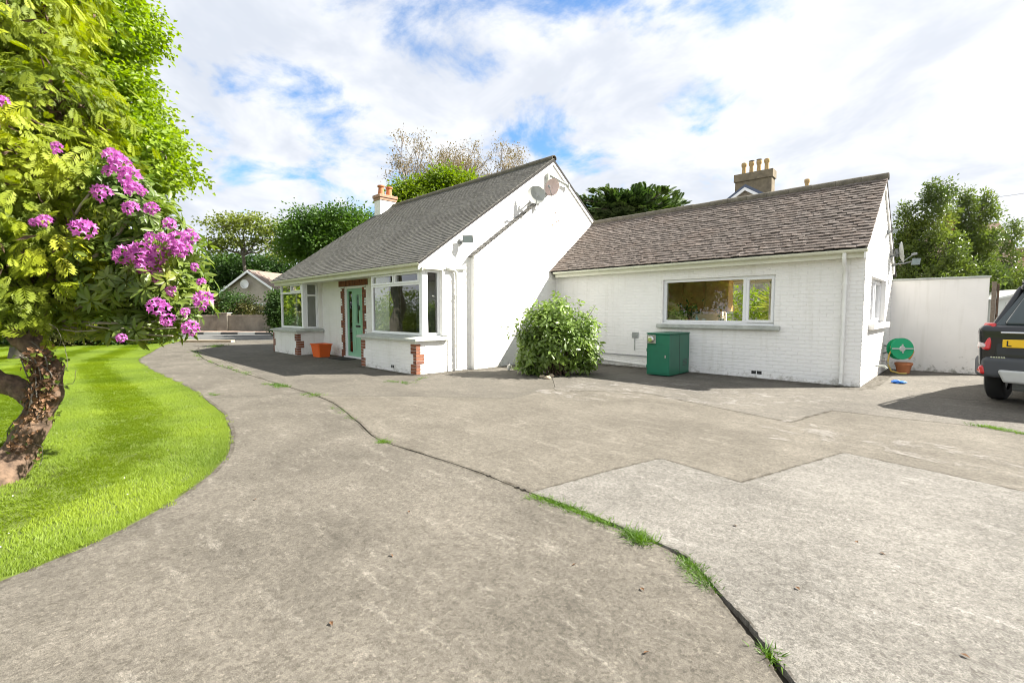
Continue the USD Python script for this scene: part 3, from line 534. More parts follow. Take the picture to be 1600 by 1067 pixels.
# verges: white barge band and undercloak on the gables
def barge(x0, x1, E, Rg, N, w, mat, name='bargeboard', drop=.05):
    for (p, q) in ((E, Rg), (N, Rg)):
        m = MB(); m.prof([(p[0], p[1] - drop), (q[0], q[1] - drop), (q[0], q[1] - drop - w), (p[0], p[1] - drop - w)], 'x', x0, x1); obj(name, m, M[mat], house)
barge(XG + .008, XG + .035, E0, (YR, ZR), (YN, main_top(YN) + .1), .10, 'white_paint', drop=.07)
barge(XW + .008, XW + .04, WE, WR, (YBK, wing_top(YBK) + .09), .12, 'white_paint', drop=.075)
# fascia, soffit, gutter
obj('fascia', MB().box(XL - .08, XG + .03, 5.90, 5.925, 2.30, 2.45), M['cream'], house)
obj('soffit', MB().box(XL - .08, XG - .005, 5.926, YW - .002, 2.335, 2.350), M['cream'], house)
obj('fascia', MB().box(XG + .13, XW + .03, 10.345, 10.37, 2.36, 2.52), M['cream'], house)
obj('soffit', MB().box(XG + .13, XW - .002, 10.371, YF - .009, 2.365, 2.38), M['cream'], house)
def gutter(x0, x1, y, z, r=.058):
    th = np.linspace(math.pi, 2 * math.pi, 10); o = [(y + r * math.cos(t), z + r * math.sin(t)) for t in th]; i_ = [(y + (r-.006) * math.cos(t), z + (r-.006) * math.sin(t)) for t in th[::-1]]
    g_ = obj('gutter', MB().prof(o + i_, 'x', x0, x1), M['gutter'], house, smooth=40)
    for x in np.arange(x0 + .5, x1, 1.0):
        m = MB(); m.prof([(y + (r+.006) * math.cos(t), z + (r+.006) * math.sin(t)) for t in th] + [(y + .06 + .02, z + .0)], 'x', x, x + .03); obj('bracket', m, M['gutter'], g_)
    return g_
gutter(XL - .1, XG + .05, 5.83, 2.455); gutter(XG + .14, XW + .06, 10.28, 2.50)
def downpipe(pts, r=.034, clips=()):
    p_ = obj('downpipe', MB().tube(pts, r, 12), M['pipe'], house, smooth=40)
    for c in clips: obj('clip', MB().tube([np.array(c) - [0, 0, .02], np.array(c) + [0, 0, .02]], r + .008, 12), M['pipe'], p_)
px = -1.68
downpipe([(px, 10.28, 2.45), (px, 10.28, 2.36), (px, 10.33, 2.26), (px, 10.475, 2.16), (px, 10.478, 2.0), (px, 10.478, .08), (px, 10.44, .03)], .034, [(px, 10.478, 1.9), (px, 10.478, .9), (px, 10.478, .25)])
downpipe([(XG + .05, 6.62, 2.36), (XG + .055, 6.74, 2.36), (XG + .06, 6.82, 2.30), (XG + .06, 6.83, 2.1), (XG + .06, 6.83, .06)], .034, [(XG + .06, 6.83, 1.75), (XG + .06, 6.83, .62)])
obj('waste_pipe', MB().tube([(XG + .04, 6.55, 2.38), (XG + .04, 7.10, 2.38)], .022, 8), M['sill'], house, smooth=40)

# --- windows
def frame_rects(P, u0, u1, z0, z1, w, depth, y, mats=None):
    pass
def window(axis, plane, out, u0, u1, z0, z1, name, mull=(), trans=(), w=.06, d=.07, glass='glass', openers=(), parent=house, mat='upvc', label=None):
    """frame (a part) with panes (its sub-parts); mull: (u, z0, z1); trans: (z, u0, u1); openers: sashes with a frame of their own"""
    m = MB()
    def bx(a, b, c, e, o0=0.0, o1=d):
        p, q = sorted((plane - out * o0, plane - out * o1))
        m.bbox(a, b, p, q, c, e, .006) if axis == 'y' else m.bbox(p, q, a, b, c, e, .006)
    bx(u0, u1, z0, z0 + w); bx(u0, u1, z1 - w, z1); bx(u0, u0 + w, z0 + w - .004, z1 - w + .004); bx(u1 - w, u1, z0 + w - .004, z1 - w + .004)
    for (u, a, b) in mull: bx(u - w / 2, u + w / 2, a, b, .002)
    for (z, a, b) in trans: bx(a, b, z - w / 2, z + w / 2, .003)
    for (a, b, c, e) in openers:
        s = .05
        bx(a, b, c, c + s, -.018, .04); bx(a, b, e - s, e, -.018, .04); bx(a, a + s, c + s - .003, e - s + .003, -.018, .04); bx(b - s, b, c + s - .003, e - s + .003, -.018, .04)
    fr = obj(name, m, M[mat], parent, label=label)
    us = [u0 + w] ; zs = []
    gq = plane - out * .035
    cells = panes_for(u0 + w, u1 - w, z0 + w, z1 - w, mull, trans)
    for (a, b, c, e) in cells:
        g_ = MB()
        g_.add([(a, gq, c), (b, gq, c), (b, gq, e), (a, gq, e)] if axis == 'y' else [(gq, a, c), (gq, b, c), (gq, b, e), (gq, a, e)], [[0, 1, 2, 3]])
        obj('pane', g_, M[glass], fr)
    return fr
def panes_for(u0, u1, z0, z1, mull, trans):
    zc = sorted([z0, z1] + [t[0] for t in trans]); out = []
    for c, e in zip(zc[:-1], zc[1:]):
        uc = sorted([u0, u1] + [m_[0] for m_ in mull if m_[1] < (c + e) / 2 < m_[2]])
        out += [(a, b, c, e) for a, b in zip(uc[:-1], uc[1:])]
    return out
for (a, b), nm in ((B1, 'left'), (B2, 'right')):
    t = .22
    base = MB()
    base.box(a, b, YB, YB + t, 0, .745); base.box(a, a + t, YB + t, YW - .0, 0, .745); base.box(b - t, b, YB + t, YW - .0, 0, .745)
    bw = obj('bay_base', base, M['white_paint'], house)
    q = [(a, 1, .01), (b, -1, .01)]
    holes = quoin_holes(a, 1, .01, .745, start=3 if nm == 'left' else 0) + quoin_holes(b, -1, .01, .745, start=0)
    bricks('y', YB, -1, a, b, 0, .745, holes + [(-9.68, -9.54, .075, .15)], None, bw, 70 if nm == 'right' else 25)
    redquoin('y', YB, -1, b + .009, -1, .01, .745, bw, start=0)
    redquoin('y', YB, -1, a, 1, .01, .745, bw, start=3 if nm == 'left' else 0)
    hs = quoin_holes(YB, 1, .01, .745, start=3)
    bricks('x', b, 1, YB, YW - .004, 0, .745, hs, None, bw, 25 if nm == 'right' else 0)
    redquoin('x', b, 1, YB - .009, 1, .01, .745, bw, start=3)
    sl = MB(); sl.man(m3.Manifold.hull_points(np.array([(x, y, z) for x, y, z in [(a-.10, YB-.08, .745), (b+.10, YB-.08, .745), (b+.10, YW, .745), (a-.10, YW, .745), (a-.10, YB-.08, .795), (b+.10, YB-.08, .795), (b+.10, YW, .80), (a-.10, YW, .80), (a+.06, 5.93, .845), (b-.06, 5.93, .845), (b-.06, YW, .845), (a+.06, YW, .845)]])))
    obj('sill', sl, M['sill'], bw)
    YWIN = 5.99; u0, u1 = a + .12, b - .16; z0, z1, zt = .85, 2.335, 2.03
    mid = (u0 + u1) / 2
    wfr = window('y', YWIN, -1, u0, u1, z0, z1, 'bay_window', [(mid, zt, z1)], [(zt, u0 + .05, u1 - .05)], .062, .075, openers=[(u0 + .045, mid - .012, zt + .02, z1 - .035), (mid + .012, u1 - .045, zt + .02, z1 - .035)] if nm == 'right' else [(mid + .012, u1 - .045, zt + .02, z1 - .035)], glass='glass_dark')
    obj('corner_post', MB().bbox(u1 + .002, u1 + .078, YWIN - .012, YWIN + .085, z0, z1, .008), M['upvc'], wfr)
    window('x', u1 + .076, 1, YWIN + .088, YW - .13, z0, z1, 'bay_window', [], [(1.93, YWIN + .14, YW - .18)] if nm == 'left' else [], .058, .07, glass='glass_dark')
    obj('bay_jamb', MB().box(u1 + .0, u1 + .12, YW - .128, YW - .002, z0, z1), M['white_paint'], house)
    window('x', u0 - .004, -1, YWIN + .002, YW - .01, z0, z1, 'bay_window', [], [], .058, .07, glass='glass_dark')
    if nm == 'right':
        obj('curtain', MB().box(-10.55, -10.1, 6.25, 6.29, .9, 2.3), M['curtain'], house)
        obj('blind', MB().box(-9.9, -9.1, 6.62, 6.65, .9, 2.3), M['curtain'], house)
    else:
        obj('blind', MB().box(u1 - .02, u1 - .01, YWIN + .15, YW - .2, 1.95, 2.27), M['blind'], house)
obj('corner_pier', MB().box(XG - .20, XG - .002, YW - .14, YW + .28, .845, 2.335), M['white_paint'], house)
for x in (-9.66, -9.585): obj('air_brick', MB().box(x, x + .055, YB - .004, YB + .03, .08, .145), M['black'], house)

# --- front door
dr = obj('door_frame', MB().bbox(DX0, DX0 + .07, YW + .04, YW + .14, .04, DZ, .006).bbox(DX1 - .06, DX1, YW + .04, YW + .14, .04, DZ, .006).bbox(DX0 + .07, DX1 - .06, YW + .042, YW + .138, DZ - .07, DZ, .006).bbox(DX0, DX1, YW - .05, YW + .16, .0, .045, .008), M['upvc'], house)
d0 = DX0 + .43
sl_ = MB().bbox(DX0 + .07, DX0 + .13, YW + .07, YW + .12, .05, DZ - .07, .005).bbox(d0 - .06, d0, YW + .07, YW + .12, .05, DZ - .07, .005).bbox(DX0 + .13, d0 - .06, YW + .072, YW + .118, .05, .16, .005).bbox(DX0 + .13, d0 - .06, YW + .072, YW + .118, DZ - .15, DZ - .07, .005)
sd = obj('side_light', sl_, M['door'], house)
obj('pane', MB().box(DX0 + .13, d0 - .06, YW + .09, YW + .095, .16, DZ - .15), M['glass'], sd)
D1 = DX1 - .06
leaf = MB()
for r in rects_minus(d0 + .004, D1 - .003, .05, DZ - .075, [(d0 + .23, d0 + .36, 1.05, 1.9)]): leaf.box(r[0], r[1], YW + .075, YW + .115, r[2], r[3])
for (a, b, c, e) in ((d0 + .10, d0 + .20, .25, .85), (d0 + .40, d0 + .50, .25, .85), (d0 + .10, d0 + .20, 1.05, 1.9), (d0 + .40, d0 + .50, 1.05, 1.9)): leaf.bbox(a, b, YW + .062, YW + .08, c, e, .006)
dd = obj('door', leaf, M['door'], house)
obj('pane', MB().box(d0 + .23, d0 + .36, YW + .09, YW + .095, 1.05, 1.9), M['glass'], dd)
obj('letter_plate', MB().bbox(d0 + .17, d0 + .44, YW + .058, YW + .08, .93, .99, .008), M['black'], dd)
obj('knocker', MB().tube([(d0 + .43, YW + .06, 1.58), (d0 + .40, YW + .05, 1.50), (d0 + .43, YW + .05, 1.44), (d0 + .46, YW + .05, 1.50), (d0 + .43, YW + .06, 1.58)], .012, 6), M['black'], dd)
# brick surround of the door
sur = obj('door_surround', MB().box(DX0 - .34, DX1 + .34, YW - .004, YW + .02, DZ + .002, DZ + .262).box(DX0 - .21, DX0 - .002, YW - .003, YW + .02, 0, DZ).box(DX1 + .002, DX1 + .21, YW - .003, YW + .02, 0, DZ), M['darkmortar'], house)
redquoin('y', YW, -1, DX0, -1, .01, DZ, sur, start=0); redquoin('y', YW, -1, DX1, 1, .01, DZ, sur, start=0)
x = DX0 - .34
while x < DX1 + .33: obj('lintel_brick', MB().bbox(x, x + .064, YW - .012, YW + .02, DZ + .004, DZ + .258, .003), M['redbrick'], sur); x += .0735
obj('porch_lamp', MB().tube([(-13.3, YW - .02, 2.47), (-13.3, YW - .10, 2.475), (-13.3, YW - .20, 2.45)], [.03, .035, .05], 8), M['black'], house)

# --- main chimney
ch = MB(); CX0, CX1, CY0, CY1, CZ = -17.46, -17.0, 9.74, 10.46, 5.87
ch.box(CX0, CX1, CY0, CY1, 4.6, CZ); chn = obj('chimney', ch, M['white_paint'], house)
bricks('x', CX1, 1, CY0, CY1, 4.9, CZ, [], None, chn, 0); bricks('y', CY0, -1, CX0, CX1, 4.7, CZ, [], None, chn, 0)
obj('chimney_cap', MB().bbox(CX0 - .03, CX1 + .03, CY0 - .03, CY1 + .03, CZ, CZ + .10, .01).bbox(CX0 - .06, CX1 + .06, CY0 - .06, CY1 + .06, CZ + .10, CZ + .22, .015), M['capbrick'], chn)
def pot(prof, loc, mat, parent, n=16, name='chimney_pot'):
    m = trimesh.creation.revolve(np.array(prof), sections=n); m.apply_translation(loc); return obj(name, MB().tm(m), M[mat], parent, smooth=40)
pp_ = [(.0, 0), (.15, 0), (.14, .05), (.115, .32), (.115, .38), (.155, .40), (.155, .46), (.12, .47), (.09, .44), (.0, .40)]
for y in (9.92, 10.28): pot([(a * .92, b * .85) for a, b in pp_], ((CX0 + CX1) / 2, y, CZ + .22), 'terracotta', chn)

# --- wing: front wall with kitchen window, gable wall with window
WX0, WX1, WZ0, WZ1 = -5.29, -2.86, 1.13, 2.145
KH = [(WX0, WX1, WZ0, WZ1)]
wv = obj('wing_wall', wall_mesh('y', YF, .28, XG + .002, XW - .002, 0, 2.42, KH), M['white_paint'], house)
bricks('y', YF, -1, XG + .01, XW, 0.0, 2.40, [(WX0 - .0, WX1 + .0, WZ0 - .13, WZ1)] + [(-3.27, -3.05, .08, .155)], None, wv, 150)
GY0, GY1, GZ0, GZ1 = 11.30, 13.45, 1.16, 2.07
gw = MB()
gz = [(YF + .28, 0), (YBK, 0), (YBK, wing_top(YBK)), (WR[0], wing_top(WR[0])), (YF + .0, wing_top(YF)), (YF, 2.42), (YF + .28, 2.42)]
PG = Polygon(gz).difference(sbox(GY0, GZ0, GY1, GZ1)); gw.prof(PG, 'x', XW - .28, XW - .002)
gwp = obj('wing_wall', gw, M['white_paint'], house, label='sunlit gable end wall of the wing with a small side window')
bricks('x', XW, 1, YF - .007, YBK, 0, 4.05, [(GY0, GY1, GZ0 - .12, GZ1)], lambda y: wing_top(y), gwp, 60)
window('y', YF + .05, -1, WX0, WX1, WZ0, WZ1, 'kitchen_window', [(-3.46, WZ0, WZ1)], [], .065, .07, openers=[(-3.42, WX1 - .03, WZ0 + .035, WZ1 - .035)], glass='glass_kitchen')
obj('window_sill', MB().bbox(WX0 - .12, WX1 + .12, YF - .09, YF + .03, WZ0 - .12, WZ0 - .03, .012), M['sill'], house)
obj('window_board', MB().bbox(WX0, WX1, YF - .012, YF + .05, WZ0 - .03, WZ0 + .0, .004), M['upvc'], house)
window('x', XW - .10, 1, GY0, GY1, GZ0, GZ1, 'side_window', [(12.55, GZ0, GZ1)], [], .065, .07, openers=[(12.59, GY1 - .03, GZ0 + .035, GZ1 - .035)])
obj('window_sill', MB().bbox(XW - .08, XW + .10, GY0 - .12, GY1 + .12, GZ0 - .12, GZ0 - .0, .012), M['render_white'], house)
obj('air_brick', MB().box(-3.26, -3.17, YF - .004, YF + .03, .085, .15), M['black'], house); obj('air_brick', MB().box(-3.15, -3.06, YF - .004, YF + .03, .085, .15), M['black'], house)
vb = obj('wall_vent', MB().bbox(-6.10, -5.92, YF - .022, YF + .0, .73, .88, .006), M['sill'], house)
for k in range(4): obj('louvre', MB().box(-6.085, -5.935, YF - .028, YF - .0225, .75 + k * .032, .765 + k * .032), M['grey'], vb)
obj('overflow_pipe', MB().tube([(-6.02, YF - .02, .73), (-6.02, YF - .02, .42)], .010, 6), M['sill'], house)
obj('wall_pipe', MB().tube([(-8.3, YF - .035, .30), (-5.2, YF - .035, .285)], .013, 6), M['grey'], house)
obj('wall_pipe', MB().tube([(-8.3, YF - .06, .20), (-6.2, YF - .06, .10), (-5.0, YF - .06, .05)], .024, 8), M['pipe'], house)
# interior of the wing
BW = (-5.3, -2.0, 1.0, 2.25)
obj('inner_wall', wall_mesh('y', YBK - .28, .28, XG + .28, XW - .28, 0, 2.42, [BW]), M['interior'], house)
obj('inner_floor', MB().box(XG + .28, XW - .28, YF + .28, YBK - .28, .02, .10), M['intfloor'], house)
obj('inner_ceiling', MB().box(XG + .28, XW - .28, YF + .28, YBK - .28, 2.36, 2.40), M['interior'], house)
obj('inner_wall', MB().box(-8.0, -7.9, YF + .28, YBK - .28, .1, 2.36), M['interior'], house)
window('y', YBK - .05, 1, BW[0], BW[1], BW[2], BW[3], 'garden_window', [(-4.05, BW[2], BW[3])], [], .06, .07)
cb = thing('kitchen_cupboard', 'orange pine kitchen wall cupboards seen through the kitchen window', 'cupboard', (-6.6, 14, 1.5))
for k in range(4): obj('cupboard_door', MB().bbox(-7.7 + k * .68, -7.04 + k * .68, 13.94, 13.98, 1.42, 2.28, .008), M['cupboard'], cb)
obj('carcass', MB().box(-7.72, -5.0, 13.985, 14.31, 1.40, 2.30), M['cupboard'], cb)
ct = thing('kitchen_counter', 'kitchen worktop and base units seen dimly through the kitchen window', 'worktop', (-6.4, 13.9, 0))
obj('worktop', MB().bbox(-7.8, -2.6, 13.68, 14.31, .94, .98, .008), M['worktop'], ct); obj('base_unit', MB().box(-7.8, -2.6, 13.74, 14.31, .10, .935), M['cupboard'], ct)
obj('inner_sill', MB().box(WX0, WX1, YF + .12, YF + .34, WZ0 - .04, WZ0 + .005), M['interior'], house)

# ------------------------------------------------------------------ vegetation helpers
def leaf_quads(P, N, D, L, W, fold=.18):
    """kite leaves: base P, length direction D, face normal N"""
    D = unit(D); N = unit(N - (N * D).sum(1, keepdims=True) * D); X = np.cross(N, D)
    L = np.broadcast_to(L, (len(P),))[:, None]; W = np.broadcast_to(W, (len(P),))[:, None]
    a = P; b = P + D * L * .45 + X * W / 2 + N * W * fold; c = P + D * L - N * L * .10; d = P + D * L * .45 - X * W / 2 + N * W * fold
    V = np.stack([a, b, c, d], 1).reshape(-1, 3); i = np.arange(len(P))[:, None] * 4
    return V, np.vstack([i + [0, 1, 2], i + [0, 2, 3]])
def blob_clumps(blobs, n, rg, lo=.45, rag=.5):
    """clump centres and outward directions through a set of ellipsoids (centre, radii along camera right / camera forward / up)"""
    w = np.array([b[1][0] * b[1][2] for b in blobs]); w = w / w.sum(); C_, O_ = [], []
    for b, k in zip(blobs, rg.multinomial(n, w)):
        d = unit(rg.normal(size=(k, 3))); r = (lo + (1 - lo) * rg.random(k) ** .5) * (1 - rag / 2 + rag * meshkit.noise(d * 2.3 + np.array(b[0]) * .7, 5))
        loc = d * r[:, None] * np.asarray(b[1]); C_.append(np.asarray(b[0]) + loc[:, :1] * RT + loc[:, 1:2] * F0 + loc[:, 2:] * np.array([0, 0, 1.0]))
        o = d / np.asarray(b[1]); O_.append(unit(o[:, :1] * RT + o[:, 1:2] * F0 + o[:, 2:] * np.array([0, 0, 1.0])))
    return np.vstack(C_), np.vstack(O_)
def crown_mesh(C_, O_, per, rc, size, rg, flat=.55, aspect=.6, droop=.0, upw=.5):
    k = len(C_); off = rg.normal(size=(k, per, 3)) * rc * np.array([1, 1, flat]); P = (C_[:, None] + off).reshape(-1, 3); O = np.repeat(O_, per, 0)
    N = unit(O * .55 + np.array([0, 0, upw]) + rg.normal(size=P.shape) * .55); D = unit(off.reshape(-1, 3) / rc + rg.normal(size=P.shape) * .6 + np.array([0, 0, -droop]))
    L = size * rg.uniform(.65, 1.25, len(P))
    return leaf_quads(P, N, D, L, L * aspect)
def limb(mb, p, q, r0, r1, rg, n=5, wob=.08, sides=6):
    t = np.linspace(0, 1, n)[:, None]; L = np.linalg.norm(np.asarray(q) - p); P = np.asarray(p) * (1 - t) + np.asarray(q) * t; w = rg.normal(size=P.shape) * wob * L * .5; w[0] = w[-1] = 0; w[:, 2] += (np.sin(t[:, 0] * math.pi) * .08 * L)
    mb.tube(P + w, np.linspace(r0, r1, n), sides, False)
def tree(name, label, cat, blobs, base, n, per, rc, leaf, mat, bark='greybark', tr=.2, seed=1, group=None, lo=.45, rag=.5, twigs=40, flat=.6, aspect=.6, droop=.1, crown='crown', upw=.5, trunkname='trunk', fork=.35):
    rg = np.random.default_rng(seed); t = thing(name, label, cat, base, group)
    C_, O_ = blob_clumps(blobs, n, rg, lo, rag)
    base = np.asarray(base, float); cen = np.mean([b[0] for b in blobs], 0); low = min(b[0][2] - b[1][2] * .5 for b in blobs)
    fk = base * 1.0; fk[:2] += (cen[:2] - base[:2]) * .5; fk[2] = base[2] + max(.25, (low - base[2])) * (fork + .5)
    mb = MB(); limb(mb, base - [0, 0, .1], fk, tr * 1.15, tr * .8, rg, 6, .06, 9)
    for b in blobs: limb(mb, fk, np.asarray(b[0]) - [0, 0, b[1][2] * .2], tr * .6, tr * .18, rg, 6, .09, 6)
    idx = rg.choice(len(C_), min(twigs, len(C_)), False)
    for i in idx:
        j = int(np.argmin([np.linalg.norm(C_[i] - b[0]) for b in blobs])); s = np.asarray(blobs[j][0]) - [0, 0, blobs[j][1][2] * .25]
        limb(mb, s, C_[i], tr * .16, tr * .03, rg, 5, .10, 4)
    obj(trunkname, mb, M[bark], t, smooth=True)
    v, f = crown_mesh(C_, O_, per, rc, leaf, rg, flat, aspect, droop, upw); obj(crown, (v, f), M[mat], t)
    return t
def B(u, v, d, ru, rv, dep=None):
    c = WD(u, v, d); return (c, (ru / FPX * d, dep if dep else ru / FPX * d, rv / FPX * d))
def base_at(u, d): p = WD(u, 488, d); p[2] = 0; return p

# ------------------------------------------------------------------ trees behind
tree('sycamore_tree', 'tall bright lime green tree rising behind the golden conifer', 'tree',
     [B(30, -60, 14, 140, 190), B(130, 60, 13.5, 72, 110), B(140, 180, 13, 105, 90), B(232, 238, 12.5, 52, 50), B(195, 30, 13, 32, 60, 1.2), B(180, 215, 13, 70, 50), B(40, 200, 14, 120, 140), B(180, 285, 13, 70, 50), B(262, 262, 12.5, 28, 30, 1)],
     base_at(30, 14.0), 2600, 34, .19, .13, 'lf_lime', tr=.30, seed=11, lo=.55, rag=.45, twigs=70, flat=.5, aspect=.8, droop=.35, upw=.7)
tree('sparse_maple_tree', 'airy yellow-green tree with open crown and visible branches, left of the house', 'tree',
     [B(352, 352, 52, 26, 16), B(385, 345, 52, 28, 14), B(415, 362, 52, 26, 18), B(372, 375, 52, 35, 15), B(340, 385, 52, 16, 14), B(432, 392, 52, 14, 14)],
     base_at(380, 52), 170, 26, .6, .32, 'lf_yellow', tr=.2, seed=12, lo=.35, rag=.6, twigs=120, flat=.35, aspect=.7, fork=.5)
tree('broad_leaf_tree', 'dense rounded dark green tree behind the neighbouring bungalow', 'tree',
     [B(345, 425, 58, 36, 26), B(385, 428, 58, 40, 28), B(425, 425, 58, 34, 24), B(360, 460, 58, 45, 30)], base_at(385, 58), 800, 34, .8, .38, 'lf_dark', tr=.4, seed=13, group=None, rag=.35)
tree('broad_leaf_tree', 'full green tree directly behind the left end of the grey roof', 'tree',
     [B(490, 362, 42, 40, 30), B(535, 355, 42, 36, 26), B(470, 385, 42, 26, 24), B(515, 385, 42, 45, 25), B(562, 352, 44, 24, 14)], base_at(510, 43), 900, 30, .5, .28, 'lf_mid', tr=.4, seed=14, rag=1.0, lo=.4)
tree('broad_leaf_tree', 'fresh yellow-green treetop just behind the roof ridge and red chimney', 'tree',
     [B(640, 304, 27, 22, 20), B(668, 300, 27, 22, 20), B(697, 290, 27, 22, 22), B(726, 288, 27, 16, 14), B(665, 318, 27, 45, 22)], base_at(690, 28), 520, 28, .32, .19, 'lf_fresh', tr=.28, seed=15, rag=.6)
tree('columnar_hedge', 'narrow dark clipped conifer beside the left bay window', 'hedge', [B(434, 482, 24, 9, 28, .6), B(444, 480, 24, 10, 26, .6), B(438, 500, 24, 11, 22, .6)], base_at(438, 24), 420, 24, .14, .12, 'lf_hedge', tr=.08, seed=16, lo=.7, rag=.2, twigs=5)

def bare_tree(name, label, base, spread, top, seed, mat='twigbark', leafm='lf_rust', depth=5, leaves=900, lsize=.18, r0=.3, start=.35):
    rg = np.random.default_rng(seed); t = thing(name, label, 'tree', base); mb = MB(); tips = []
    def grow(p, d, L, r, k):
        q = p + d * L; mid = (p + q) / 2 + rg.normal(size=3) * L * .06
        mb.tube([p, mid, q], [r, r * .85, r * .7], 5 if k > 2 else 3, False)
        if k == 0: tips.append(q); return
        for _ in range(3 if k > 1 else 3):
            nd = unit(d + rg.normal(size=3) * np.array([spread, spread, spread * .55]) + [0, 0, .22]); grow(q if rg.random() < .7 else mid, nd, L * rg.uniform(.62, .82), r * .62, k - 1)
    base = np.asarray(base, float); f_ = base + [0, 0, (top - base[2]) * start]
    mb.tube([base, (base + f_) / 2 + [.1, .1, 0], f_], [r0, r0 * .85, r0 * .75], 8, False)
    for k in range(4):
        a = k * 1.57 + rg.random(); grow(f_, unit([math.cos(a) * .55, math.sin(a) * .55, 1]), (top - f_[2]) * .27, r0 * .5, depth)
    obj('trunk', mb, M[mat], t)
    T = np.array(tips); i = rg.integers(0, len(T), leaves); P = T[i] + rg.normal(size=(leaves, 3)) * .22
    obj('crown', leaf_quads(P, rg.normal(size=P.shape), rg.normal(size=P.shape), lsize * rg.uniform(.6, 1.3, leaves), lsize * .6), M[leafm], t)
bare_tree('bare_twig_tree', 'taller left one of two twiggy half-bare trees behind the ridge', base_at(680, 34), .36, WD(700, 213, 34)[2] + .75, 21, leafm='lf_beige', leaves=10000, lsize=.13)
bare_tree('bare_twig_tree', 'twiggy half-bare tree behind the ridge, the one nearer the gable peak', base_at(742, 34), .34, WD(745, 215, 34)[2] + .75, 22, leafm='lf_beige', leaves=10000, lsize=.13)

# spray template: flat fern-like frond of scale foliage, unit length along +x
def spray_template(pairs=8, sub=3, w=.075, sw=.6):
    V, Fc = [], []
    def kite(p, d, L, wd):
        d = np.array(d) / np.hypot(*d); n = np.array([-d[1], d[0]]); k = len(V)
        for q in (p, p + d * L * .45 + n * wd / 2, p + d * L, p + d * L * .45 - n * wd / 2): V.append((q[0], q[1], 0))
        Fc.extend([[k, k+1, k+2], [k, k+2, k+3]])
    kite(np.zeros(2), (1, 0), 1.0, .035)
    for i in range(pairs):
        x = .12 + .80 * i / pairs; L = (.50 * math.sin(math.pi * (.22 + .72 * i / pairs)) + .05)
        for s in (-1, 1):
            d = np.array([.75, s * .75]); d /= np.linalg.norm(d); p = np.array([x, 0]); kite(p, d, L, w)
            for j in range(1, sub + 1):
                pj = p + d * L * j / (sub + 1.0)
                for s2 in (-1, 1):
                    a = math.atan2(d[1], d[0]) + s2 * .7; kite(pj, (math.cos(a), math.sin(a)), L * .34 * (1.2 - j / (sub + 1.5)), w * .8)
    V = np.array(V); V[:, 2] = -.22 * V[:, 0] ** 2 - .25 * np.abs(V[:, 1]) ** 1.5
    return V, np.array(Fc)
def place_template(T, P, D, N, S):
    V, Fc = T; D = unit(D); N = unit(N - (N * D).sum(1, keepdims=True) * D); X = np.cross(N, D); S = np.asarray(S)[:, None, None]
    W = P[:, None] + S * (V[None, :, :1] * D[:, None] + V[None, :, 1:2] * X[:, None] + V[None, :, 2:] * N[:, None])
    return W.reshape(-1, 3), (np.arange(len(P))[:, None, None] * len(V) + Fc[None]).reshape(-1, 3)

# Monterey cypress: tiers of dark upswept fronds
rg = np.random.default_rng(31); t = thing('cypress_tree', 'dark flat-topped cypress with layered fronds between the two roofs', 'tree', base_at(985, 30))
mb = MB(); tb = base_at(985, 30); hub = WD(985, 345, 30); limb(mb, tb, hub, .5, .3, rg, 6, .03, 8); PP, DD, NN, SS = [], [], [], []
for k in range(54):
    u = rg.uniform(893, 1072); v = 306 + 34 * rg.random() ** 1.2 + abs(u - 985) * .05 - (8 if 930 < u < 1050 else -2); d = 30 + rg.uniform(-2.6, 2.6); tip = WD(u, v, d); limb(mb, hub, tip, .10, .03, rg, 5, .05, 5)
    out = unit(tip - hub + [0, 0, .3])
    for _ in range(44):
        s = rg.random() ** .7; p = hub * (1 - s) + tip * s + rg.normal(size=3) * [.32, .32, .10] * (1.2 - .5 * s)
        PP.append(p); DD.append(unit(out + rg.normal(size=3) * [.5, .5, .12] + [0, 0, .22])); NN.append(unit(rg.normal(size=3) * .3 + [0, 0, 1])); SS.append(rg.uniform(.38, .75))
obj('trunk', mb, M['greybark'], t, smooth=True)
obj('crown', place_template(spray_template(7, 1, .16), np.array(PP), np.array(DD), np.array(NN), SS), M['lf_cypress'], t)

# hollies behind the garden wall, right
HB = [('broad glossy evergreen behind the white wall, the tallest one', [B(1457, 328, 17, 9, 38, .5), B(1479, 328, 17, 6, 36, .4), B(1444, 375, 17, 14, 34, .8), B(1467, 395, 17, 22, 34, 1.0), B(1455, 435, 17, 42, 26, 1.1), B(1488, 425, 17, 18, 28, .9), B(1457, 302, 17, 4, 20, .25), B(1479, 303, 17, 3, 18, .25)], 1455, 61),
      ('slim glossy evergreen close to the wing gable behind the floodlight', [B(1415, 348, 17.5, 5, 32, .4), B(1412, 410, 17.5, 14, 46, .8), B(1429, 365, 17.6, 5, 18, .4)], 1415, 62),
      ('glossy evergreen with forked top in front of the brick chimney behind the wall', [B(1508, 335, 17.5, 6, 30, .4), B(1537, 333, 17.5, 8, 22, .5), B(1511, 380, 17.5, 13, 28, .7), B(1531, 383, 17.5, 13, 30, .7), B(1518, 432, 17.5, 36, 26), B(1508, 312, 17.5, 3, 18, .25), B(1538, 316, 17.5, 3, 16, .25)], 1520, 63),
      ('loose glossy evergreen behind the shed at the right edge', [B(1578, 365, 18, 8, 18, .5), B(1566, 403, 18, 12, 22, .7), B(1588, 442, 18, 34, 24), B(1553, 448, 18, 28, 24), B(1625, 450, 18, 40, 28)], 1580, 64)]
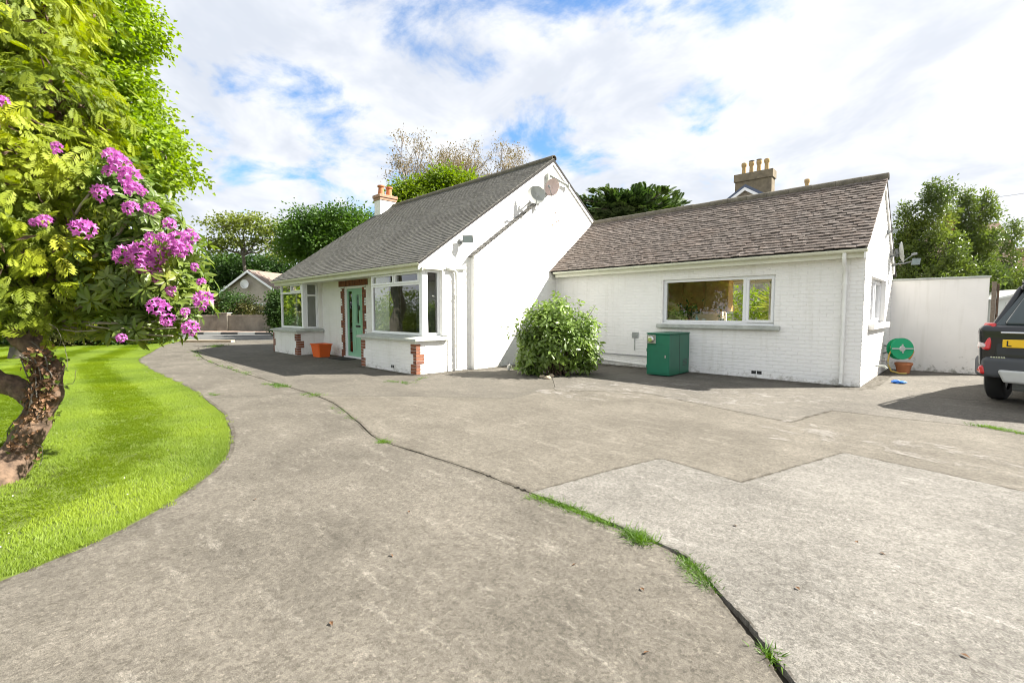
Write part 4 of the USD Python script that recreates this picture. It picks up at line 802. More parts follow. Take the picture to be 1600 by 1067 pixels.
for lb, bl_, u, sd_ in HB: tree('holly_tree', lb, 'tree', bl_, base_at(u, 17.3), 1250 if sd_ != 62 else 560, 15, .075, .10, 'lf_holly', tr=.12, seed=sd_, rag=.4, lo=.5, flat=.9, aspect=.5, upw=.25, droop=-.5)

# garden shrubs at the far side of the lawn (also mirrored in the windows)
k_ = 0
LB = ['rounded dark shrub at the far edge of the lawn under the flowering bush', 'low rusty shrub at the far end of the lawn', 'broad shrub at the back of the lawn behind the tree trunk', 'yellow-green shrub at the back of the lawn', 'tall shrub at the back corner of the lawn']
for (r, d, hh, wd, mt) in ((-17.2, 20.5, 1.0, 1.3, 'lf_hedge'), (-18.8, 20, 1.3, 1.6, 'lf_rust'), (-23, 19, 2.4, 2.4, 'lf_dark'), (-27, 16, 2.8, 2.6, 'lf_fresh'), (-30, 12, 3.6, 3.0, 'lf_lime')):
    c = RD(r, d); tree('garden_shrub', LB[k_], 'shrub', [(c + [0, 0, hh * .5], (wd, wd, hh * .62)), (c + RT * .8 + [0, 0, hh * .4], (wd * .7, wd * .7, hh * .5))], c, 260, 24, .26, .17, mt, tr=.06, seed=70 + k_, twigs=12); k_ += 1
for i, (r, d, hh, lb) in enumerate(((-20.5, 22, 5.6, 'yellow-green tree at the far lawn corner beyond the golden conifer'), (-36, 6, 9, 'tall garden tree far left of the lawn beside the road'), (-33, -4, 8, 'garden tree far left of the lawn near its corner'), (-24, -12, 8, 'garden tree left of the lawn behind the camera side'))):
    c = RD(r, d); tree('garden_tree', lb, 'tree', [(c + [0, 0, hh * .62], (hh * .4, hh * .4, hh * .32)), (c + RT * hh * .2 + [0, 0, hh * .42], (hh * .3, hh * .3, hh * .25)), (c - RT * hh * .2 + [0, 0, hh * .5], (hh * .3, hh * .3, hh * .25))], c, 420, 26, .5, .30, ['lf_fresh', 'lf_lime', 'lf_mid', 'lf_fresh'][i], tr=.25, seed=80 + i)

# ------------------------------------------------------------------ rhododendron
rg = np.random.default_rng(41); DR = 4.35
rh = thing('rhododendron', 'large rhododendron with pink flower heads and gnarled ivy-covered trunk on the lawn', 'shrub', G(25, 745))
def wp(u, v, d): return WD(u, v, d)
from scipy.interpolate import PchipInterpolator
def chain(pts, rad, n=26):
    p = np.array(pts); t = np.r_[0, np.cumsum(np.linalg.norm(np.diff(p, axis=0), axis=1))]; q = np.linspace(0, t[-1], n); c = PchipInterpolator(t, p)(q); r = PchipInterpolator(t, rad)(q)
    sp = [m3.Manifold.sphere(float(b), 18).translate([float(x) for x in a]) for a, b in zip(c, r)]
    return [m3.Manifold.batch_hull([sp[k], sp[k + 1]]) for k in range(n - 1)]
parts_ = chain([wp(-16, 772, 3.66), wp(6, 738, 3.8), wp(28, 708, 3.9), wp(50, 674, 3.95), wp(64, 642, 4.0), wp(74, 612, 4.0), wp(76, 584, 4.0), wp(66, 558, 4.0), wp(46, 540, 4.05), wp(26, 522, 4.1), wp(18, 480, 4.2), wp(60, 420, 4.3)], [.20, .165, .125, .11, .105, .105, .095, .085, .08, .08, .07, .05], 34)
parts_ += chain([wp(62, 632, 4.0), wp(42, 616, 4.02), wp(14, 602, 4.05), wp(-20, 588, 4.1), wp(-60, 560, 4.2)], [.085, .085, .09, .095, .10], 14)
parts_ += chain([wp(44, 540, 4.05), wp(56, 520, 4.1), wp(64, 500, 4.15), wp(90, 470, 4.2), wp(140, 440, 4.3)], [.06, .05, .045, .04, .03], 14)
b0 = wp(-10, 765, 3.66)
for a in (0.3, 1.5, 2.8, 4.2, 5.4): parts_ += chain([b0, b0 + np.array([math.cos(a) * .22, math.sin(a) * .22, -.12]), np.array([b0[0] + math.cos(a) * .42, b0[1] + math.sin(a) * .42, -.06])], [.13, .08, .04], 6)
tr_ = m3.Manifold.batch_boolean(parts_, m3.OpType.Add).refine_to_length(.022).to_mesh()
tm_ = trimesh.Trimesh(tr_.vert_properties[:, :3], tr_.tri_verts, process=True); trimesh.smoothing.filter_taubin(tm_, iterations=14); v_, f_ = np.array(tm_.vertices), np.array(tm_.faces)
rough_ = (meshkit.fbm(v_ * 8, 4, 2) - .5) * .06 - np.abs(meshkit.fbm(v_ * np.array([24, 24, 6]), 3, 6) - .5) * .06
v_ = v_ + rough_[:, None] * np.array(tm_.vertex_normals)
obj('trunk', (v_, f_), M['bark'], rh, smooth=True)
br = MB()
for (a, b, c, r_) in (((100, 470), (180, 445), (262, 400), .022), ((90, 480), (190, 468), (290, 430), .02), ((90, 500), (170, 505), (285, 498), .018), ((80, 505), (180, 520), (270, 525), .014), ((90, 465), (150, 400), (215, 320), .025), ((150, 400), (240, 345), (222, 325), .018), ((60, 520), (90, 500), (135, 470), .014), ((110, 460), (200, 385), (280, 360), .018), ((80, 450), (110, 350), (150, 290), .02)):
    q = [wp(*a, 4.3), (wp(*a, 4.3) + wp(*b, 4.3)) / 2 + rg.normal(size=3) * .04, wp(*b, 4.3 + rg.uniform(-.2, .2)), (wp(*b, 4.3) + wp(*c, 4.3)) / 2 + rg.normal(size=3) * .04, wp(*c, 4.3 + rg.uniform(-.2, .2))]
    br.tube(q, np.linspace(r_, r_ * .45, 5), 6)
for (u, v) in ((205, 512), (275, 512), (150, 516), (240, 530), (310, 480)): br.tube([wp(u - 70, v - 4, 4.2), wp(u - 30, v + 2, 4.15), wp(u, v, 4.1)], [.008, .006, .004], 5)
obj('branches', br, M['twigbark'], rh, smooth=True)
RB = [B(205, 430, 4.5, 80, 78, .55), B(260, 440, 4.4, 58, 62, .45), B(205, 330, 4.5, 50, 70, .4), B(120, 430, 4.6, 75, 80, .5), B(190, 500, 4.5, 95, 32, .45), B(240, 515, 4.4, 55, 18, .35), B(292, 400, 4.3, 24, 40, .3), B(175, 280, 4.5, 22, 40, .25), B(245, 345, 4.4, 28, 35, .3), B(300, 470, 4.3, 20, 30, .25)]
C_, O_ = blob_clumps(RB, 1000, rg, .3, .5)
P_, D_, N_ = [], [], []
for c, o in zip(C_, O_):
    ax = unit(o + np.array([0, 0, .6]) + rg.normal(size=3) * .3); a1 = unit(np.cross(ax, [.3, .5, .1])); a2 = np.cross(ax, a1); k = rg.integers(6, 10)
    for j in range(k):
        th = 2 * math.pi * j / k + rg.normal() * .25; dr_ = unit(a1 * math.cos(th) + a2 * math.sin(th) + ax * rg.uniform(-.25, .45)); P_.append(c + dr_ * .012); D_.append(dr_); N_.append(unit(ax + rg.normal(size=3) * .25))
P_, D_, N_ = map(np.array, (P_, D_, N_)); LL = rg.uniform(.075, .135, len(P_))
def long_leaf(P, D, N, L, w=.30):
    D = unit(D); N = unit(N - (N @ D) * D); X = np.cross(N, D); V = []
    for s, ww in ((0, .06), (.3, .85), (.6, 1.0), (.85, .55), (1.0, .0)):
        c = P + D * L * s - N * L * .16 * s * s; h = X * L * w / 2 * ww; V += [c - h + N * L * .05 * ww, c, c + h + N * L * .05 * ww]
    Fc = []
    for i in range(4):
        a = i * 3; Fc += [[a, a+1, a+4], [a, a+4, a+3], [a+1, a+2, a+5], [a+1, a+5, a+4]]
    return np.array(V), np.array(Fc)
vis = np.argsort(((P_ - CAM) @ F0) - .15 * rg.random(len(P_)))[:1400]; vis = [i for i in vis if 800 + FPX * ((P_[i] - CAM) @ RT) / ((P_[i] - CAM) @ FW) > 120]; pick = set(rg.permutation(vis)[:170].tolist())
m = MB()
for i in range(len(P_)):
    g_ = long_leaf(P_[i], D_[i], N_[i], LL[i])
    if i in pick: obj('leaf', g_, M['lf_rhodo'], rh, smooth=True)
    else: m.add(*g_)
obj('foliage', m, M['lf_rhodo'], rh, smooth=True, kind='stuff')
def truss(c, ax, r, rg):
    m = MB(); ax = unit(ax); a1 = unit(np.cross(ax, [.31, .2, .9])); a2 = np.cross(ax, a1); n = 17; V, Fc = [], []
    for i in range(n):
        ph = math.acos(1 - 1.25 * (i + .5) / n); th = i * 2.39996; o = unit(ax * math.cos(ph) + (a1 * math.cos(th) + a2 * math.sin(th)) * math.sin(ph)); p = c + o * r * rg.uniform(.50, .70)
        b1 = unit(np.cross(o, [.2, .7, .4])); b2 = np.cross(o, b1); q0 = rg.random() * 6
        P = np.repeat(p[None], 5, 0); ang = q0 + np.arange(5) * 1.2566; D = b1 * np.cos(ang)[:, None] + b2 * np.sin(ang)[:, None] + o * .75
        v, f = leaf_quads(P, np.repeat(o[None], 5, 0) + D * -.2, D, r * .46 * rg.uniform(.8, 1.15, 5), r * .22, .12); m.add(v, f)
    return m
TR = [(305, 418, 9), (268, 455, 11), (290, 488, 10), (170, 268, 12), (222, 300, 10), (255, 372, 11), (175, 244, 17), (187, 257, 20), (204, 278, 21), (210, 296, 18), (160, 303, 18), (205, 326, 16), (237, 327, 14), (265, 350, 13), (280, 379, 22), (297, 370, 16), (193, 400, 20), (221, 397, 24), (228, 416, 19), (249, 399, 22), (247, 431, 17), (236, 372, 12), (315, 441, 9), (319, 470, 20), (248, 481, 20), (263, 500, 15), (298, 513, 17), (190, 529, 10), (71, 346, 14), (54, 348, 9), (131, 358, 22), (89, 230, 10), (3, 160, 14), (90, 238, 8), (285, 392, 18)]
for (u, v, rp) in TR:
    d = 4.02 + rg.uniform(-.12, .12) - (.35 if u < 140 else 0) - (0.25 if v > 480 else 0); c = wp(u, v, d); obj('flower_head', truss(c, unit(-F0 * .9 + np.array([0, 0, .6]) + rg.normal(size=3) * .25), rp / FPX * d * .88, rg), M['petal'], rh)
so_ = MB().sheet(Polygon([(G(10, 750)[0] + .42 * math.cos(a) * (1 + .3 * math.sin(3 * a)), G(10, 750)[1] + .36 * math.sin(a)) for a in np.linspace(0, 6.28, 24)[:-1]]), .004); obj('bare_soil', so_, dirt, kind='structure')
# ivy on the trunk
iv = thing('ivy', 'dead brown ivy leaves and stems clinging to the gnarled trunk', 'ivy', wp(72, 612, 4.0))
P, N = [], []
axis_ = [wp(30, 712, 3.9), wp(45, 680, 3.95), wp(60, 645, 4.0), wp(72, 612, 4.0), wp(74, 580, 4.0), wp(64, 555, 4.0)]
for i in range(760):
    s = rg.random() ** .7 * 4.99; k = int(s); c = axis_[k] * (1 - s + k) + axis_[k + 1] * (s - k); o = unit(rg.normal(size=3) * .8 - F0 * 1.3 + RT * .7); P.append(c + o * (.098 + .04 * rg.random())); N.append(o)
P, N = np.array(P), np.array(N); D = unit(rg.normal(size=P.shape) + [0, 0, -.6])
for i in range(90): obj('leaf', leaf_quads(P[i:i+1], N[i:i+1], D[i:i+1], rg.uniform(.03, .06), .035), M['lf_dead'], iv)
obj('foliage', leaf_quads(P[90:], N[90:], D[90:], rg.uniform(.022, .05, 670), .03), M['lf_dead'], iv, kind='stuff')
sm = MB()
for k in range(9):
    q = [a + unit(rg.normal(size=3) - F0) * .13 for a in axis_]; sm.tube(PchipInterpolator(range(6), np.array(q))(np.linspace(rg.random() * 2, 5, 22)), .005, 5)
for (a, b, c) in (((78, 590), (105, 570), (98, 535)), ((80, 600), (112, 600), (118, 578)), ((70, 560), (95, 530), (78, 505)), ((40, 690), (66, 700), (62, 730))): sm.tube(PchipInterpolator([0, 1, 2], np.array([wp(*a, 3.9), wp(*b, 3.85), wp(*c, 3.85)]))(np.linspace(0, 2, 12)) + rg.normal(size=(12, 3)) * .003, .0022, 4)
obj('stems', sm, M['greybark'], iv)
gi = np.array([c + unit(rg.normal(size=3) + RT * .4 - F0 * .5) * .14 for c in axis_ for _ in range(9)]); obj('green_leaves', leaf_quads(gi, rg.normal(size=gi.shape) - F0, rg.normal(size=gi.shape), .05, .045), M['lf_rhodo'], iv, kind='stuff')

# ------------------------------------------------------------------ golden conifer
rg = np.random.default_rng(51); cn = thing('golden_conifer', 'golden yellow-green conifer with feathery drooping sprays at the left edge', 'tree', RD(-5.9, 4.7))
mb = MB(); limb(mb, RD(-5.9, 4.7, -.1), RD(-5.6, 4.9, 5.6), .16, .03, rg, 8, .02, 10)
CB = [B(0, 310, 4.6, 150, 180, 1.1), B(-50, 120, 5.0, 150, 190, 1.2), B(20, 60, 5.0, 70, 110, .8), B(85, 265, 4.6, 75, 80, .6), B(50, 420, 4.3, 105, 80, .6), B(-60, 440, 4.3, 100, 70, .6), B(20, -90, 5.2, 90, 110, 1.0), B(95, 180, 4.8, 60, 75, .5), B(15, 470, 4.1, 75, 30, .35)]
C_, O_ = blob_clumps(CB, 1500, rg, .55, .4)
for i in rg.choice(len(C_), 70, False): h_ = np.clip(C_[i][2] - .4, 1.0, 5.2); limb(mb, RD(-5.75, 4.8, h_), C_[i], .022, .006, rg, 5, .06, 5)
obj('trunk', mb, M['bark'], cn, smooth=True)
per = 8; P = (C_[:, None] + rg.normal(size=(len(C_), per, 3)) * .11).reshape(-1, 3); O = np.repeat(O_, per, 0)
hz = O.copy(); hz[:, 2] *= .25
Dv = unit(unit(hz) * .55 + rg.normal(size=P.shape) * .5 + [0, 0, -.55]); Nv = unit(np.array([0, 0, .55]) + O * 1.2 + rg.normal(size=P.shape) * .4)
ic = np.repeat(C_, 3, 0) - np.repeat(O_, 3, 0) * rg.uniform(.10, .35, (len(C_) * 3, 1)) + rg.normal(size=(len(C_) * 3, 3)) * .08; obj('inner_twigs', leaf_quads(ic, rg.normal(size=ic.shape), rg.normal(size=ic.shape), .16, .03), M['bark'], cn, kind='stuff')
obj('crown', place_template(spray_template(5, 1, .11), P, Dv, Nv, rg.uniform(.09, .20, len(P))), M['lf_gold'], cn)

# ------------------------------------------------------------------ bush by the wall
rg = np.random.default_rng(55); bc = G(870, 586); dB = (bc - CAM) @ F0 + .15
bu = thing('leafy_bush', 'big round leafy green bush standing against the white walls', 'bush', base_at(872, dB))
BB = [B(870, 535, dB, 58, 48, .75), B(845, 515, dB, 42, 40, .6), B(900, 520, dB, 38, 38, .6), B(868, 492, dB, 34, 30, .5), B(915, 550, dB, 30, 32, .5), B(828, 550, dB, 26, 36, .5)]
C_, O_ = blob_clumps(BB, 820, rg, .5, .35); mb = MB(); hub = base_at(872, dB)
for i in rg.choice(len(C_), 60, False): limb(mb, hub + rg.normal(size=3) * [.12, .12, 0], C_[i], .014, .004, rg, 5, .06, 5)
for (u, v) in ((788, 508), (795, 520), (930, 478), (905, 468), (868, 456), (842, 470), (940, 505), (884, 462)): q = wp(u, v, dB); limb(mb, wp(830 if u < 860 else 900, 545, dB), q, .01, .004, rg, 5, .05, 5); C_ = np.vstack([C_, q]); O_ = np.vstack([O_, unit(q - hub)])
obj('stems', mb, M['bark'], bu)
P_, D_, N_ = [], [], []
for c, o in zip(C_, O_):
    ax = unit(o * .7 + np.array([0, 0, .7]) + rg.normal(size=3) * .3); a1 = unit(np.cross(ax, [.3, .5, .1])); a2 = np.cross(ax, a1)
    for j in range(8):
        th = j * 2.4 + rg.normal() * .3; dr_ = unit(a1 * math.cos(th) + a2 * math.sin(th) + ax * rg.uniform(-.3, .5) + [0, 0, -.15]); P_.append(c + dr_ * .02 - ax * .03 * j * .6); D_.append(dr_); N_.append(unit(ax + rg.normal(size=3) * .3))
fm = MB(); fr_ = np.argsort((np.array(P_) - CAM) @ F0)[:900]; pk = set(rg.permutation(fr_)[:120].tolist())
for i in range(len(P_)):
    g_ = long_leaf(np.array(P_[i]), D_[i], N_[i], rg.uniform(.09, .16), .38)
    if i in pk: obj('leaf', g_, M['lf_bush'], bu, smooth=True)
    else: fm.add(*g_)
obj('foliage', fm, M['lf_bush'], bu, smooth=True, kind='stuff')

# ------------------------------------------------------------------ lawn grass and weeds
def blades(n, w, h, rg, r=None, hw=.0022, lean=.5, bias=0.0):
    P = np.c_[rg.uniform(-w / 2, w / 2, (n, 2)), np.zeros(n)] if r is None else np.c_[rg.normal(size=(n, 2)) * r, np.zeros(n)]
    th = rg.random(n) * 6.283; H_ = h * rg.uniform(.5, 1.25, n); t_ = np.c_[np.cos(th), np.sin(th), np.zeros(n)]; ln = np.c_[rg.normal(size=(n, 2)) * lean * h, H_]; ln[:, 0] += bias * h
    a = P - t_ * hw; b = P + t_ * hw; c = P + ln * .55 + t_ * hw * .8; d = P + ln * .55 - t_ * hw * .8; e = P + ln * np.array([1.35, 1.35, 1.0])
    V = np.stack([a, b, c, d, e], 1).reshape(-1, 3); i = np.arange(n)[:, None] * 5
    return V, np.vstack([i + [0, 1, 2], i + [0, 2, 3], i + [3, 2, 4]])
pi = UsdGeom.PointInstancer.Define(stage, '/World/lawn_grass'); tag(pi.GetPrim(), 'short bright mown grass covering the lawn', 'grass', None, 'stuff')
rg = np.random.default_rng(61); protos = []
for k in range(4):
    m_ = usdkit.mesh(stage, f'/World/lawn_grass/patch_{k:03d}' if k else '/World/lawn_grass/patch', blades(480, .30, .023, rg, hw=.0022, lean=.4, bias=.8), M['blade']); protos.append(m_.GetPath())
from shapely import contains_xy
gx, gy = np.meshgrid(np.arange(-30, -2.0, .21), np.arange(-9, 9, .21)); g2 = np.c_[gx.ravel(), gy.ravel()] + rg.uniform(-.05, .05, (gx.size, 2))
dd_ = g2 @ F0[:2]; rr_ = g2 @ RT[:2]; keep = (dd_ > 2.2) & (dd_ < 24) & (rr_ > -1.35 * dd_ - .8) & contains_xy(lawn_poly.buffer(-.10), g2[:, 0], g2[:, 1])
g2 = g2[keep]
sc_ = 0.8 + .45 * meshkit.noise(np.c_[g2 * .9, np.zeros(len(g2))], 3)
eg = np.array([LineString(lawn_edge).buffer(-0).interpolate(0).coords[0][:2]]) if False else None
L_ = LineString(lawn_edge).parallel_offset(.07, 'left') if False else lawn_poly.buffer(-.07).exterior
ep = np.array([L_.interpolate(s).coords[0] for s in np.arange(0, L_.length, .10)]); ed = ep @ F0[:2]; er = ep @ RT[:2]; ep = ep[(ed > 2) & (ed < 22) & (er > -1.3 * ed)]
pos = np.vstack([np.c_[g2, np.full(len(g2), -.006)], np.c_[ep, np.full(len(ep), -.008)]]); scl = np.r_[sc_, np.full(len(ep), .5)]
zs = np.r_[sc_, np.full(len(ep), 1.05)]
pi.CreatePrototypesRel().SetTargets(protos); pi.CreateProtoIndicesAttr(Vt.IntArray.FromNumpy(rg.integers(0, 4, len(pos)).astype(np.int32)))
pi.CreatePositionsAttr(Vt.Vec3fArray.FromNumpy(pos.astype(np.float32)))
stripe = np.array([int(LineString(lawn_edge).distance(Point(*p)) / .62) % 2 for p in pos[:, :2]])
an = math.atan2(F0[1], F0[0]) + .6 + np.where(stripe == 0, 0, math.pi) + rg.normal(size=len(pos)) * .45; pi.CreateOrientationsAttr(Vt.QuathArray([Gf.Quath(float(math.cos(a / 2)), 0, 0, float(math.sin(a / 2))) for a in an]))
pi.CreateScalesAttr(Vt.Vec3fArray.FromNumpy(np.c_[np.r_[np.ones(len(sc_)), np.full(len(ep), .35)], np.r_[np.ones(len(sc_)), np.full(len(ep), .35)], zs].astype(np.float32)))

def weeds(label, pts, n, h, spread, seed, mat='weed', hw=.0028):
    rg = np.random.default_rng(seed); L = LineString([tuple(G(u, v)[:2]) for u, v in pts]) if len(pts) > 1 else None; m = MB()
    c0 = G(*pts[0])
    for i in range(n):
        p = np.array(L.interpolate(rg.random() * L.length).coords[0]) if L is not None else G(*pts[0])[:2]
        den = meshkit.noise(np.array([[p[0] * 4, p[1] * 4, seed]]))[0]
        if L is not None and den < .3: continue
        v, f = blades(14, .05, h * rg.uniform(.5, 1.2), rg, .018, hw, .8); m.add(v + np.r_[p + rg.normal(size=2) * spread, -.015], f)
    t = thing('weed_clump', label, 'weeds', c0, None); obj('blades', m, M[mat], t)
weeds('long ragged strip of grass and moss in the foreground crack', [(835, 775), (900, 797), (960, 823), (985, 838)], 230, .030, .028, 1)
weeds('thickest bushy tuft of grass in the foreground crack', [(985, 838), (1015, 846), (1040, 855), (1062, 866)], 190, .045, .03, 2)
weeds('lower sparse weeds trailing down the foreground crack', [(1066, 872), (1085, 893), (1110, 917)], 130, .027, .024, 3)
weeds('tiny green sprig in the crack near the bottom edge', [(1196, 1018), (1204, 1026)], 9, .03, .012, 4, hw=.004)
weeds('bright grass strip in the joint in front of the door', [(425, 600), (460, 608), (495, 619)], 150, .05, .07, 5)
weeds('scattered weeds along the far part of the drive joint', [(300, 548), (318, 562), (345, 572), (390, 586)], 80, .06, .07, 6)
weeds('small grass tuft in the middle of the curved drive', [(325, 617), (342, 617)], 40, .04, .05, 7)
weeds('small tuft on the crack below the door', [(596, 689), (608, 691)], 30, .04, .03, 8)
weeds('thin weeds in the crack above the small tuft', [(515, 632), (545, 650), (562, 662)], 40, .03, .03, 9)
weeds('weeds along the joint at the right near the car', [(1505, 662), (1550, 668), (1600, 678)], 90, .04, .035, 10)
weeds('weeds growing at the foot of the left part of the bush', [(805, 577), (830, 580), (845, 590)], 90, .09, .05, 11)
weeds('weeds at the foot of the brick bay corner', [(600, 595), (640, 600), (665, 590)], 40, .05, .05, 12)
weeds('weeds on the tarmac near the road entrance', [(330, 543), (345, 540)], 40, .10, .15, 13)
da = thing('daisies', 'tiny white daisies and fallen petals dotted over the lawn', 'flowers', (-6, 0, 0), None, 'stuff'); rgd = np.random.default_rng(99); Q = np.c_[rgd.uniform(-14, -3.2, 500), rgd.uniform(-3, 2, 500)]; Q = Q[contains_xy(lawn_poly.buffer(-.15), Q[:, 0], Q[:, 1])][:150]; P = np.c_[Q, np.full(len(Q), .022)]
obj('petals', leaf_quads(P, np.array([0, 0, 1.0]) + rgd.normal(size=P.shape) * .4, rgd.normal(size=P.shape) * [1, 1, .1], .011, .009), M['ceramic'], da)
fl = thing('fallen_leaves', 'few dead leaves and twigs scattered on the concrete', 'leaves', (0, 3, 0), None, 'stuff'); rgl = np.random.default_rng(77); P = []
for (u, v) in ((1250, 921), (1006, 922), (901, 880), (1340, 844), (1152, 822), (1005, 1020), (610, 865), (640, 800), (400, 780), (516, 970), (1500, 1020), (1374, 862)): P.append(G(u, v, .008))
P = np.array(P); N = np.array([0, 0, 1.0]) + rgl.normal(size=P.shape) * .3; obj('leaf_scatter', leaf_quads(P, N, rgl.normal(size=P.shape) * [1, 1, .1], .032, .018), M['lf_dead'], fl)

# ------------------------------------------------------------------ things by the house
bk = thing('bucket', 'square orange plastic tub standing by the left bay', 'tub', G(503, 558) * [1, 1, 0]); c = np.array([-14.35, 6.10, 0])
def frustum(c, w0, d0, w1, d1, h): 
    return m3.Manifold.hull_points(np.array([(c[0]+sx_*w, c[1]+sy_*d, c[2]+z) for (w, d, z) in ((w0-.03, d0, 0), (w0, d0-.03, 0), (w1-.03, d1, h), (w1, d1-.03, h)) for sx_ in (-1, 1) for sy_ in (-1, 1)]))
body = frustum(c, .24, .17, .30, .22, .40) - frustum(c + [0, 0, .012], .225, .155, .288, .208, .40)
obj('tub', MB().man(body), M['orange'], bk)
rim = frustum(c + [0, 0, .375], .315, .235, .317, .237, .03) - frustum(c + [0, 0, .37], .285, .205, .287, .207, .05); obj('rim', MB().man(rim), M['orange'], bk)
obj('soil', MB().man(frustum(c + [0, 0, .10], .235, .165, .275, .20, .22)), M['soil'], bk)
mt_ = thing('door_mat', 'black mat on the ground in front of the green door', 'mat', (-13.2, 6.2, 0)); obj('mat', MB().bbox(-13.65, -12.75, 6.0, 6.45, .003, .02, .005), M['mat'], mt_)

gx0, gx1, gy0, gy1, gz_ = -5.055, -4.53, 9.36, 10.34, .93
gb = thing('boiler_cabinet', 'green metal boiler cabinet with square flue plate under the kitchen window', 'boiler', (-4.8, 9.8, 0))
obj('casing', MB().bbox(gx0, gx1, gy0, gy1, .02, gz_ - .03, .008), M['boxgreen'], gb)
obj('lid', MB().bbox(gx0 - .012, gx1 + .012, gy0 - .012, gy1 + .012, gz_ - .028, gz_, .008), M['boxgreen'], gb)
obj('front_panel', MB().bbox(gx0 + .02, gx1 - .02, gy0 - .009, gy0 - .001, .06, .66, .004), M['boxgreen'], gb)
for z in (.16, .52): obj('hinge', MB().bbox(gx0 - .006, gx0 + .03, gy0 - .012, gy0 + .03, z, z + .07, .004), M['boxgreen'], gb)
obj('side_seam', MB().box(gx1, gx1 + .0025, 9.84, 9.852, .03, gz_ - .04), M['black'], gb)
for k in range(5): obj('vent_slot', MB().box(gx1, gx1 + .003, 10.02, 10.22, .20 + k * .03, .212 + k * .03), M['black'], gb)
obj('latch', MB().bbox(gx1 - .10, gx1 - .07, gy0 - .02, gy0 - .008, .40, .46, .004), M['steel'], gb)
fp = obj('flue_plate', MB().bbox(gx0 + .006, gx0 + .215, gy0 - .022, gy0 - .002, .70, .885, .004), M['steel'], gb)
obj('flue_terminal', MB().tube([(gx0 + .11, gy0 - .02, .79), (gx0 + .11, gy0 - .07, .79)], [.055, .055], 16).tube([(gx0 + .11, gy0 - .05, .79), (gx0 + .11, gy0 - .075, .79)], [.07, .045], 16), M['chrome'], fp)

def dish(name, label, c, nrm, r, mat, wall, squash=1.0, arm=.32):
    t = thing(name, label, 'satellite dish', wall); nrm = unit(nrm); a = unit(np.cross([0, 0, 1], nrm)); b = np.cross(nrm, a); m = MB(); n, k = 28, 6; V = []
    for j in range(k + 1):
        rr = r * j / k
        for i in range(n): th = 2 * math.pi * i / n; V.append(np.asarray(c) + a * rr * math.cos(th) * squash + b * rr * math.sin(th) + nrm * (.22 * rr * rr / r))
    V = np.array(V); Fc = [[j*n+i, j*n+(i+1) % n, (j+1)*n+(i+1) % n, (j+1)*n+i] for j in range(k) for i in range(n)]; m.add(V, Fc); Vb = V - nrm * .012; m.add(Vb, [f[::-1] for f in Fc]); e = k * n; m.add(np.vstack([V[e:], Vb[e:]]), [[i, n + i, n + (i+1) % n, (i+1) % n] for i in range(n)])
    obj('reflector', m, M[mat], t, smooth=40)
    f_ = np.asarray(c) + nrm * r * 1.05 - b * r * .35
    obj('arm', MB().tube([np.asarray(c) - b * r * .8 - nrm * .03, np.asarray(c) - b * r * .9 + nrm * r * .2, f_], .011, 6), M['grey'], t)
    obj('receiver', MB().tube([f_ - nrm * .05, f_ + nrm * .0, f_ + nrm * .05], [.02, .03, .028], 10), M['grey'], t)
    obj('mount', MB().tube([wall, np.asarray(wall) * .5 + np.asarray(c) * .5 - [0, 0, .02], np.asarray(c) - nrm * .01], .02, 8).tube([np.asarray(c) - nrm * .05 - b * .09, np.asarray(c) - nrm * .05 + b * .09], .03, 8), M['grey'], t)
dish('satellite_dish', 'grey satellite dish above the sloping coping on the gable, lower of the two', (XG + .35, 9.26, 4.43), (.9, -.75, .15), .24, 'dishgrey', (XG + .01, 9.35, 4.30))
dish('satellite_dish', 'faded pinkish satellite dish on the gable beside the grey bracket', (XG + .42, 9.86, 4.72), (.35, -.95, .2), .25, 'dishpink', (XG + .01, 9.95, 4.66), .8)
brk = thing('wall_bracket', 'grey vertical plate with sloping arm high on the gable', 'bracket', (XG, 10.1, 5))
obj('plate', MB().bbox(XG + .01, XG + .10, 10.05, 10.17, 4.72, 5.22, .008), M['sill'], brk); obj('arm', MB().tube([(XG + .09, 10.14, 5.17), (XG + .09, 10.95, 5.045)], .042, 4), M['sill'], brk); obj('arm_cap', MB().bbox(XG + .05, XG + .13, 10.93, 11.0, 4.99, 5.09, .01), M['sill'], brk)
for (y, z) in ((10.50, 4.22), (10.62, 4.02), (10.52, 3.97), (10.35, 3.85)): obj('old_bolt', MB().tube([(XG + .01, y, z), (XG + .018, y, z)], .022, 8), plain('rust_%d' % int(y * 100), (.25, .18, .13), .9), brk)

def flood(label, root, c, aim, w=.13, h=.10, d=.07, mt='grey'):
    t = thing('floodlight', label, 'floodlight', root); aim = unit(aim); a = unit(np.cross([0, 0, 1], aim)); b = np.cross(aim, a)
    m = m3.Manifold.hull_points(np.array([np.asarray(c) + a * sx_ * w * k + b * sy_ * h * k + aim * q for (k, q) in ((1, 0), (.6, -d)) for sx_ in (-1, 1) for sy_ in (-1, 1)])); obj('housing', MB().man(m), M[mt], t)
    obj('glass', MB().obox(np.asarray(c) + aim * .006, [a, b, aim], (w * .9, h * .86, .005)), M['lampglass'], t)
    obj('bracket', MB().tube([root, (np.asarray(root) + c) / 2 - [0, 0, .01], np.asarray(c) - aim * d], .016, 6).obox(root, np.eye(3), (.03, .05, .05)), M['grey'], t)
flood('grey halogen floodlight on the gable above the downpipe', (XG + .03, 6.98, 3.02), (XG + .22, 7.04, 3.07), (.55, -.6, -.35), .12, .085)
flood('small black floodlight high on the wing gable', (XW + .02, 13.2, 3.13), (XW + .15, 13.08, 3.13), (.75, -.5, -.6), .06, .05, mt='black')
